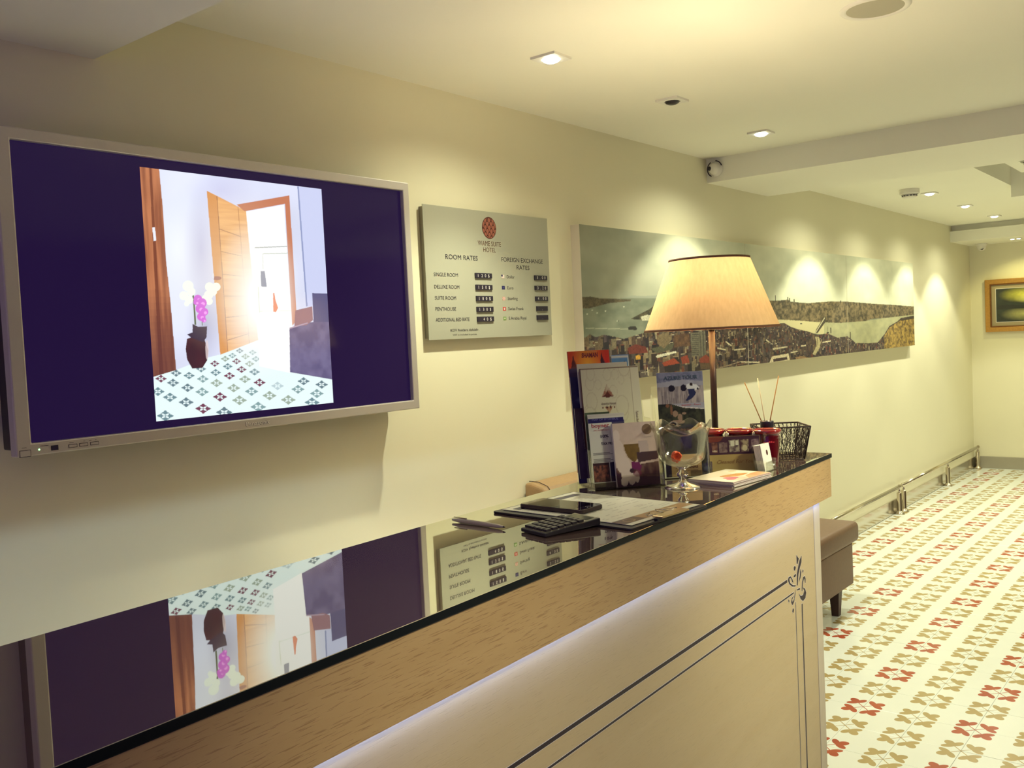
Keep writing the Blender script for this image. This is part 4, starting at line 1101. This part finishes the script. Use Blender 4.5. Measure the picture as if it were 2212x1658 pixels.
# ---- second rack with tour leaflet
B = Vector((1.938, 1.112, Z)); th2 = math.atan2(-.075, .074)
rack2 = empty('brochure_rack', 'narrow clear acrylic leaflet rack behind the glass goblet', 'brochure rack', B, th2, 'acrylic leaflet racks')
MB().box((-.004, -.004, 0), (.122, .075, .003), M_acryl).build('base', rack2)
MB().box((-.003, 0, .003), (.118, .0022, .036), M_acryl, sub(.08, -.002)).build('front_pocket', rack2)
MB().box((-.003, 0, .003), (.118, .0022, .12), M_acryl, sub(.08, .022)).build('rear_pocket', rack2)
MB().box((-.004, 0, .0), (.120, .0022, .22), M_acryl, sub(.08, .060)).build('back_plate', rack2)
for x in (-.0045, .1185):
    m = MB(); m.poly([(x, -.002, 0), (x, .072, 0), (x, .086, .20), (x, .060, .20), (x, .034, .12), (x, .02, .036), (x, .002, .036)], M_acryl, depth=(.0022, 0, 0)); m.build('side_plate', rack2)
P = Paint(80, 170); n = P.noise(16, 30, 3)
P.fill((150, 150, 160)); P.c *= (.8+.4*P.noise(5, 6, 9))[..., None]
P.poly([(0, 1), (1, 1), (1, .90), (.5, .93), (0, .90)], (128, 130, 150), (100, 104, 128), nz=n, raw=True)
P.poly([(0, .86), (1, .86), (1, .70), (0, .70)], (166, 156, 150), (120, 112, 116), nz=P.noise(30, 12, 3), raw=True)
for x in np.linspace(.1, .62, 12): P.rect(x, .70, x+.018, .70+.10*P.rng.rand()+.04, (118, 108, 110))
for x in (.31, .57): P.ell(x, .845, .07, .032, (22, 18, 36), raw=True)
P.poly([(.64, .88), (.72, .885), (.86, .87), (.92, .84), (.84, .82), (.78, .80), (.66, .83), (.62, .85)], (206, 208, 206), raw=True)
P.poly([(.66, .83), (.80, .83), (.84, .79), (.74, .74), (.62, .715), (.60, .725), (.68, .77)], (34, 40, 76), raw=True)
P.ell(.74, .875, .035, .016, (44, 30, 30), raw=True); P.ell(.88, .83, .02, .012, (30, 24, 40), raw=True)
P.line((.60, .715), (.55, .69), .01, (60, 50, 60)) if False else None
P.poly([(0, .70), (.3, .69), (.6, .66), (1, .64), (1, .60), (0, .60)], (196, 190, 184), raw=True)
P.poly([(0, .70), (.25, .70), (.55, .655), (1, .63), (1, .36), (0, .36)], (26, 30, 26), (58, 60, 44), nz=n, raw=True)
for x, y, rx, ry in ((.20, .68, .04, .018), (.28, .64, .025, .05), (.36, .60, .06, .03), (.46, .56, .05, .04), (.40, .52, .16, .02), (.55, .60, .05, .012), (.34, .485, .12, .012)): P.ell(x, y, rx, ry, (124, 84, 60) if y > .6 else (150, 124, 104), .85, raw=True)
P.ell(.30, .50, .10, .028, (150, 140, 130), raw=True); P.ell(.30, .50, .075, .02, (34, 26, 30), raw=True)
band = [(t, .50-.11*sin(t*3.0)) for t in np.linspace(.0, 1, 14)]; P.poly(band+[(t, y-.012) for t, y in band[::-1]], (176, 150, 116), raw=True)
P.rect(0, 0, 1, .36, (34, 38, 30)); P.poly([(0, .36), (1, .36), (1, 0), (0, 0)], (26, 30, 28), (64, 66, 46), nz=n, raw=True)
P.poly([(0, .12), (.5, .16), (1, .10), (1, 0), (0, 0)], (20, 18, 40), (90, 96, 110), nz=n, raw=True)
lf, T = leaflet('tour_leaflet', 'tall colourful tour leaflet with skier and camels, behind the glass goblet', .115, .2525, .0045, .0015, .08, .030, P, B, th2)
text(lf, 'AZURE TOUR', .017, .2345, .0125, mat('tour_blue', (.05, .08, .12), .5), width=.085, T=T, bold=.03)
text(lf, 'Istanbul - Tours', .058, .170, .0055, mat('red_letter', (.42, .05, .05), .5), width=.048, T=T, shear=.3)
text(lf, 'Green Tour, Daily Istanbul Tour', .016, .1100, .0068, mat('orange_letter', (.62, .24, .10), .5), width=.088, T=T, shear=.3)
P = Paint(60, 60); P.fill((176, 146, 100)); P.c *= (.85+.3*P.noise(6, 6, 2))[..., None]; P.rect(0, 0, .20, 1, (18, 16, 40)); P.rect(.70, 0, 1, .3, (120, 100, 70)); P.rect(0, 0, 1, .05, (226, 224, 206)); P.rect(0, 0, .04, .8, (226, 224, 206))
lf, T = leaflet('restaurant_leaflet', 'beige leaflet low in the narrow rack behind the goblet stem', .092, .055, .0045, .0015, .08, .006, P, B, th2)
text(lf, 'HANNANAS', .028, .022, .0085, M_inkb, width=.055, T=T, bold=.02); text(lf, 'SOFT TURKISH CUISINE', .030, .0155, .0038, M_inkb, width=.052, T=T)

# ---- 'Cleaned For You' sign
Cc = Vector((2.070, 1.055, Z)); th3 = math.atan2(-.10, .075)
P = Paint(110, 84); P.fill((176, 152, 96)); P.c *= (.95+.1*P.noise(3, 3, 2))[..., None]
n = P.noise(20, 16, 4)
P.rect(0, .50, 1, 1, (70, 42, 56)); P.poly([(0, 1), (.30, 1), (.22, .86), (0, .84)], (122, 60, 44), raw=True)
for k, (x, w, c, c2) in enumerate(((.06, .11, (140, 100, 84), (90, 54, 50)), (.20, .16, (92, 64, 74), (150, 130, 120)), (.40, .20, (176, 166, 146), (92, 72, 78)), (.63, .15, (84, 56, 60), (176, 160, 130)), (.84, .14, (96, 70, 84), (150, 126, 130)))):
    P.poly([(x, .55), (x+w, .56), (x+w-.005, .90 if k > 1 else .83), (x-.01, .89 if k > 1 else .84)], c, c2, nz=n, raw=True)
P.rect(.42, .72, .50, .87, (224, 222, 200)); P.rect(.52, .74, .575, .88, (224, 222, 200)); P.ell(.70, .66, .05, .08, (206, 196, 160), .9, raw=True); P.ell(.90, .70, .055, .03, (206, 200, 190), .8, raw=True); P.ell(.11, .60, .05, .02, (214, 200, 176), .8, raw=True)
sg = empty('tabletop_sign', 'leaning acrylic card sign reading Cleaned For You before the red glasses', 'sign', Cc, th3)
T = sub(.12, .0)
s = sheet('sign_card', P, .125, .0885, M_print, sg, thick=.0012, T=T @ Matrix.Translation((-.0015, 0, .0005)))
text(sg, 'Cleaned For You', .016, .0225, .0125, mat('script_brown', (.24, .12, .04), .5), width=.089, T=T, shear=.35, y=-.0008)
MB().box((-.004, -.0026, 0), (.126, -.0008, .0915), clear('thin_acrylic', base=.02, gl=.25), T).build('acrylic_front', sg)
MB().box((-.004, .0016, 0), (.126, .0032, .0915), M_acryl, T).build('acrylic_back', sg)
MB().box((-.004, .0, 0), (.126, .040, .002), M_acryl).build('foot', sg)

# ---- red glass candle cups
PROF = [(.0001, .0), (.022, .0), (.026, .004), (.0285, .020), (.030, .050), (.0305, .072), (.0300, .076), (.0315, .080), (.0305, .084), (.0335, .088), (.0360, .092), (.0365, .095), (.0350, .0975), (.0325, .0955), (.0290, .088), (.0275, .060), (.0260, .012), (.0001, .010)]
def cup(loc, label):
    r = empty('candle_glass', label, 'candle holder', loc, 0, 'red glass candle holders')
    MB().lathe(PROF[:10], M_redglass, 36).build('body', r)
    MB().lathe(PROF[9:15], M_redrim, 36).build('rim', r)
    MB().lathe(PROF[14:], M_redglass, 36).build('inner_wall', r)
    return r
cup((2.165, 1.100, Z), 'leftmost red candle glass, beside the lamp stem')
cup((2.190, 1.033, Z), 'middle red candle glass of the three')
c3 = cup((2.202, .966, Z), 'rightmost red candle glass, in front of the reed diffuser')
T = Matrix.Translation((0, 0, 0))
mred = mat('red_mark', (.55, .03, .04), .4)  # row of small red marks round the cup wall
for k, (a, w) in enumerate(((-2.98, .10), (-2.82, .07), (-2.72, .09), (-2.58, .14), (-2.40, .10), (-2.26, .12), (-2.10, .04))):
    m = MB(); pts = []
    hgt = .0042 if k in (3, 4) else .0028
    for u in (0, .5, 1): pts.append((.0311*cos(a+w*u), .0311*sin(a+w*u), .066))
    for u in (1, .5, 0): pts.append((.0311*cos(a+w*u), .0311*sin(a+w*u), .066+hgt))
    m.poly(pts, mred); m.build('cup_mark', c3, fix=False)
for x, y, lb in ((2.148, 1.047, 'tiny clear glass bottle between left and middle red glasses'), (2.170, .985, 'tiny clear glass bottle between middle and right red glasses')):
    r = empty('glass_bottle', lb, 'bottle', (x, y, Z), 0, 'tiny clear bottles by the red glasses')
    MB().lathe([(.0001, 0), (.008, 0), (.009, .004), (.009, .066), (.006, .076), (.004, .079)], M_glass, 16).build('body', r)
    MB().lathe([(.0001, .0795), (.004, .080), (.0065, .086), (.004, .093), (.0001, .0945)], M_steel, 14).build('stopper', r)
# ---- reed diffuser
rd = empty('reed_diffuser', 'reed diffuser bottle with black collar and three thin sticks', 'diffuser', (2.262, .990, Z))
MB().lathe([(.0001, 0), (.0185, 0), (.020, .003), (.020, .070), (.012, .084), (.011, .090)], mat('diffuser_amber_glass', (.12, .02, .015), .1, coat=1), 24).build('bottle', rd)
MB().lathe([(.0001, .108), (.008, .108), (.009, .1115), (.0165, .1115), (.017, .110), (.017, .0885), (.011, .087)], M_black, 24).build('collar', rd)
for (tx, ty, tz), cc in (((2.262, 1.0478, 1.360), (.55, .28, .08)), ((2.268, 1.0140, 1.3705), (.85, .72, .42)), ((2.256, .9520, 1.377), (.62, .32, .10))):
    d = Vector((tx-2.262, ty-.990, tz-Z)); s = Vector((d.x*.02, d.y*.03, .080)); 
    MB().tube([s, s.lerp(d, .5), d], .0014, mat('reed_%02d' % int(cc[0]*100), cc, .7), 6).build('reed', rd)

# ---- black wire basket
bk = empty('wire_basket', 'black twisted wire basket at the far end of the counter', 'basket', (2.364, .934, Z), math.atan2(.8, -.6))
# local x runs along the long side, local y = away from the viewer (negative rotation of x)
BL, BW, BH = .100, .095, .089
fl = .014
cb = [(0, 0, .003), (BL, 0, .003), (BL, -BW, .003), (0, -BW, .003)]
ct = [(-fl, fl, BH), (BL+fl, fl, BH), (BL+fl, -BW-fl, BH), (-fl, -BW-fl, BH)]
def curvy(pts, n=6):
    out = []
    for a, b in zip(pts, pts[1:]+pts[:1]):
        for k in range(n): out.append(Vector(a).lerp(Vector(b), k/n))
    return out
MB().tube(curvy(ct), .0022, M_wire, 8, closed=True).build('rim', bk)
MB().tube(curvy(cb), .0017, M_wire, 8, closed=True).build('bottom_wire', bk)
for a, b in zip(cb, ct): MB().tube([a, b], .0019, M_wire, 6).build('corner_wire', bk)
rw = random.Random(4); m = MB()
for k in range(4):
    a0, a1, b0, b1 = Vector(cb[k]), Vector(cb[(k+1) % 4]), Vector(ct[k]), Vector(ct[(k+1) % 4])
    L = (a1-a0).length; nn = int(L/.0085)
    def at(s, t): return (a0.lerp(a1, s)).lerp(b0.lerp(b1, s), t)
    for i in range(nn):
        s0 = (i+.5)/nn
        for q in range(3):
            ph = rw.uniform(0, 6); am = rw.uniform(.012, .035)
            m.tube([at(min(.99, max(.01, s0+am*sin(ph+t*rw.uniform(9, 14)))), t) for t in np.linspace(0, 1, 11)], .00065, M_wire, 4)
    for i in range(int(L*600)):
        s0, t0 = rw.random(), rw.uniform(.08, .92); rx, ry = rw.uniform(.012, .035)*.15/L, rw.uniform(.05, .12)
        m.tube([at(min(1, max(0, s0+rx*cos(a))), min(1, max(0, t0+ry*sin(a)))) for a in np.linspace(0, 5.6, 8)], .0005, M_wire, 4)
for i in range(9): m.tube([(BL*(i+.5)/9, 0, .003), (BL*(i+.5)/9, -BW, .003)], .0006, M_wire, 4)
o = m.build('wire_mesh', bk, fix=False); o['kind'] = 'stuff'

# ---- business cards in a clear stand
cs = empty('card_stand', 'small clear acrylic stand holding white business cards', 'card holder', (2.122, .936, Z), .03)
MB().box((-.003, -.004, 0), (.059, .026, .002), M_acryl).build('base', cs)
MB().box((-.003, -.004, .002), (.059, -.0022, .026), M_acryl).build('front_lip', cs)
MB().box((-.003, .0225, .002), (.059, .0243, .048), M_acryl, Matrix.Rotation(-.16, 4, 'X')).build('back_plate', cs)
for x in (-.003, .0573): MB().box((x, -.004, .002), (x+.0017, .026, .030), M_acryl).build('side_plate', cs)
cards = empty('business_cards', 'upright bundle of white business cards with a dark oval mark', 'cards', (2.1225, .937, Z+.002), .03)
for k in range(6):
    MB().box((.0, .0032*k, 0), (.054, .0032*k+.0028, .0665), M_paper, Matrix.Rotation(-.17, 4, 'X')).build('card', cards, bevel=.0006)
T = Matrix.Rotation(-.17, 4, 'X')
m = MB(); m.poly([T @ Vector((.031+.0052*cos(a), -.0004, .0445+.0068*sin(a))) for a in np.linspace(0, 2*PI, 17)[:-1]], M_copd); m.build('oval_mark', cards, fix=False)

# ---- pile of booklets
ST0 = Vector((1.894, .9125)); ang = -.085
rs = random.Random(8)
bw_, bd_ = .168, .118
for k in range(7):
    top = k == 6
    dx, dy, da = rs.uniform(-.003, .003), rs.uniform(-.002, .002), rs.uniform(-.02, .02)
    if top: dx = dy = da = 0
    names = ['lowest', 'second from bottom', 'third from bottom', 'middle one', 'third from top', 'second from top', 'topmost']
    lb = ('top booklet with orchid and bed photo on the pile beside the goblet' if top else 'square hotel booklet, %s in the pile beside the goblet' % names[k])
    r = empty('hotel_booklet', lb, 'booklet', (ST0.x+dx, ST0.y+dy, Z+k*.00178), ang+da, 'hotel booklets piled on the counter')
    MB().box((0, 0, .0001), (bw_, bd_, .0013), M_paper if k % 3 else mat('booklet_pages', (.52, .42, .36), .6)).build('pages', r)
    if not top: MB().box((0, 0, .0013), (bw_, bd_, .00172), mat('booklet_cover', (.30, .16, .16), .4)).build('cover', r)
    else:
        P = Paint(90, 60); P.fill((224, 216, 190)); n = P.noise(8, 6, 3)
        P.poly([(0, 0), (.42, 0), (.62, .25), (.88, .30), (1, .28), (1, 0)], (214, 170, 120), (196, 140, 90), nz=n, raw=True)
        P.poly([(.25, .52), (.40, .62), (.70, .52), (.82, .34), (.60, .28), (.45, .36)], (206, 150, 66), (176, 116, 50), nz=n, raw=True)
        P.ell(.18, .5, .14, .16, (238, 226, 208), raw=True); P.ell(.10, .3, .1, .14, (240, 230, 214), raw=True)
        for x, y, a, b in ((.30, .35, .09, .10), (.24, .24, .08, .09), (.36, .27, .07, .07)): P.ell(x, y, a, b, (206, 72, 116), .9, raw=True)
        P.ell(.86, .74, .07, .075, (206, 178, 130), raw=True)
        P.rect(0, 0, 1, .015, (110, 60, 60))
        sheet('cover', P, bw_, bd_, M_print, r, T=Matrix(((1, 0, 0, 0), (0, 0, 1, 0), (0, -1, 0, .00172), (0, 0, 0, 1))))
        MB().box((0, 0, .0013), (bw_, bd_, .00165), M_paper).build('cover_board', r)

# ---- glass goblet and wrapped sweet
gb = empty('glass_goblet', 'footed clear glass bowl with a wavy rim, in the middle of the counter', 'bowl', (1.860, 1.019, Z))
wob = lambda a, r, z: (.0075*sin(6*a+.6))*max(0, (z-.085)/.055)**1.5
MB().lathe([(.0001, .0022), (.012, .0042), (.034, .0022), (.0415, .0), (.042, .0015), (.034, .0055), (.014, .0105), (.0075, .016), (.0065, .020), (.0125, .027), (.013, .032), (.0075, .0385), (.0085, .043), (.020, .048)], M_glass, 40).build('foot', gb)
outer = [(.020, .048), (.038, .0535), (.050, .064), (.0555, .082), (.058, .105), (.062, .125), (.069, .143)]
inner = [(.0675, .1435), (.0595, .125), (.0555, .105), (.0530, .083), (.0475, .067), (.036, .0575), (.018, .053), (.0001, .0525)]
bl_ = [(.0001, .0475)]
MB().lathe(bl_+outer+inner, clear('thin_bowl_glass', (.985,.985,.96), .5, .01, .02), 72, wob=wob).build('bowl', gb)
sw = empty('wrapped_sweet', 'orange foil-wrapped sweet lying in the glass goblet', 'sweet', (1.848, 1.026, Z+.058), .6)
bm = bmesh.new(); bmesh.ops.create_icosphere(bm, subdivisions=3, radius=.0115)
rr = random.Random(2)
for v in bm.verts: v.co *= rr.uniform(.8, 1.15); v.co.z = v.co.z*1.1+.0125
me = bpy.data.meshes.new('sweet_body'); bm.to_mesh(me); bm.free(); me.materials.append(mat('orange_foil', (.85, .12, .03), .25, metal=.2)); o = bpy.data.objects.new('wrapper', me); COL.objects.link(o); o.parent = sw
m = MB()
for s in (-1, 1):
    c = Vector((s*.0095, 0, .014)); pts = [c]
    fan = [Vector((s*.020, .009*cos(a), .016+.008*sin(a))) for a in np.linspace(0, 2*PI, 13)[:-1]]
    fan = [f+Vector((rr.uniform(-.002, .002), 0, 0)) for f in fan]
    m.add([c]+fan, [(0, i+1, (i+1) % 12+1) for i in range(12)], mat('orange_foil', (.85, .12, .03), .25))
m.build('twisted_end', sw, fix=False)

# ---- clipboard with form, phone, calculator, pen
cbd = empty('clipboard', 'dark clipboard lying near the front edge of the counter', 'clipboard', (1.548, 1.040, Z), math.radians(-4.0))
o = rbox(.262, .345, .0042, .008, M_black, z0=.0003).build('board', cbd, bevel=.0008)
o = rbox(.20, .020, .003, .003, mat('board_hinge', (.03, .02, .05), .4), z0=.0045).build('pad', cbd); o.location = (0, .135, -.001)
m = MB(); m.box((-.046, -.183, .009), (.046, -.160, .0125), mat('clip_plate', (.62, .46, .24), .3, metal=.7)); m.build('clip_plate', cbd, bevel=.001)
MB().box((-.052, -.176, .0045), (.052, -.168, .009), M_black).build('clip_spring', cbd)
for s in (-1, 1):
    MB().tube([(s*.012, -.163, .0125), (s*.040, -.158, .0128), (s*.044, -.150, .0105), (s*.038, -.140, .0108), (s*.022, -.138, .0108)], .0011, M_steel, 8).build('clip_wire', cbd)
MB().tube([(-.010, -.160, .013), (-.008, -.142, .0135), (0, -.136, .0138), (.008, -.142, .0135), (.010, -.160, .013)], .0011, M_steel, 8).build('clip_ring', cbd)
P = Paint(90, 130); P.fill((226, 224, 206))
P.rect(.0, .045, 1, .145, (170, 134, 86)); P.rect(.0, .045, .30, .145, (84, 54, 38)); P.ell(.15, .095, .06, .035, (160, 130, 90), raw=True); P.ell(.15, .095, .048, .027, (84, 54, 38), raw=True)
P.rect(.42, .10, .86, .11, (206, 180, 130)); P.rect(.42, .08, .76, .088, (206, 180, 130))
rr = random.Random(6)
for row in range(30):
    y = .95-.0265*row
    if row in (3, 4, 12, 13, 22): continue
    x = .06
    while x < .90:
        w = rr.uniform(.03, .14)
        if rr.random() < (.62 if row < 12 else .30): P.rect(x, y, x+w, y+.008, (178, 172, 160))
        x += w+.02
form = empty('printed_form', 'white printed form held on the clipboard', 'paper', (1.548, 1.040, Z+.0055), math.radians(-4.0))
T = Matrix.Translation((-.112, -.160, .0)) @ Matrix(((1, 0, 0, 0), (0, 0, 1, 0), (0, -1, 0, .0008), (0, 0, 0, 1)))
sheet('page', P, .232, .322, M_print, form, T=T)
m = MB(); m.box((-.112, -.160, 0), (.120, .162, .0006), M_paper); m.build('pages_below', form)
ph = empty('smartphone', 'black smartphone lying face up on the printed form', 'phone', (1.505, 1.103, Z+.0066), math.radians(-2.5))
rbox(.078, .160, .0085, .011, mat('phone_case', (.06, .04, .045), .35, metal=.5), z0=.0005).build('body', ph, bevel=.0022, seg=3)
rbox(.0745, .1565, .0006, .010, mat('phone_glass', (.010, .007, .014), .04, coat=1), z0=.0088).build('front_glass', ph)
rbox(.0665, .118, .0002, .001, mat('phone_display', (.006, .004, .010), .03), z0=.0094).build('display', ph)
o = rbox(.013, .0015, .0002, .0006, M_silver, z0=.0094, n=3).build('earpiece', ph); o.location = (0, .069, 0)
o = MB().lathe([(.0050, .0095), (.0058, .0097), (.0060, .0095)], mat('home_button_ring', (.12, .10, .11), .3, metal=.8), 20).build('home_button', ph); o.location = (0, -.069, 0)

cl = empty('calculator', 'black desk calculator with raised keys in front of the clipboard', 'calculator', (1.291, .983, Z), math.atan2(-.28, .96))
# local x = towards the display end, y = across
CL_, CW_ = .128, .074
m = MB(); zf, zk = .008, .017
m.hull8([(0, 0, .001), (CL_, 0, .004), (CL_, CW_, .004), (0, CW_, .001), (0, 0, zf), (CL_, 0, zk), (CL_, CW_, zk), (0, CW_, zf)], M_black); m.build('body', cl, bevel=.0018, seg=3)
sl = math.atan2(zk-zf, CL_); TS = Matrix.Translation((0, 0, zf)) @ Matrix.Rotation(-sl, 4, 'Y')
MB().box((.003, .003, 0), (CL_-.003, CW_-.003, .0005), mat('calculator_face', (.30, .27, .20), .35, metal=.5), TS).build('face_plate', cl)
MB().box((.100, .008, .0005), (.120, CW_-.008, .0012), mat('lcd', (.13, .14, .10), .15), TS).build('display', cl)
for i in range(6):
    for j in range(5):
        x0 = .006+i*.0150; y0 = .004+j*.0136; w = .0115
        if i == 0 and j == 4: continue
        h2 = .0108+(.0136 if (i == 0 and j == 3) else 0)
        MB().box((x0, y0, .0003), (x0+w, y0+h2, .0048), mat('calculator_key', (.035, .028, .035), .3), TS).build('key', cl, bevel=.0009)
pen = empty('ballpoint_pen', 'slim silver-white pen lying near the back edge of the counter', 'pen', (1.3265, 1.2360, Z+.0048), math.atan2(-.150, -.012))
TP = Matrix.Rotation(PI/2, 4, 'Y')
MB().lathe([(.0001, -.001), (.0022, .0), (.0030, .010), (.0046, .022), (.0046, .100), (.0040, .104)], mat('pen_barrel', (.56, .50, .42), .3, metal=.4), 16, T=TP).build('barrel', pen)
MB().lathe([(.0041, .104), (.0036, .126), (.0018, .138)], mat('pen_barrel', (.56, .50, .42), .3), 16, T=TP).build('nose_cone', pen)
MB().lathe([(.0018, .138), (.0007, .143), (.0001, .1435)], M_black, 10, T=TP).build('tip', pen)
MB().box((.005, -.0012, .0046), (.040, .0012, .0066), M_steel).build('clip', pen, bevel=.0004)
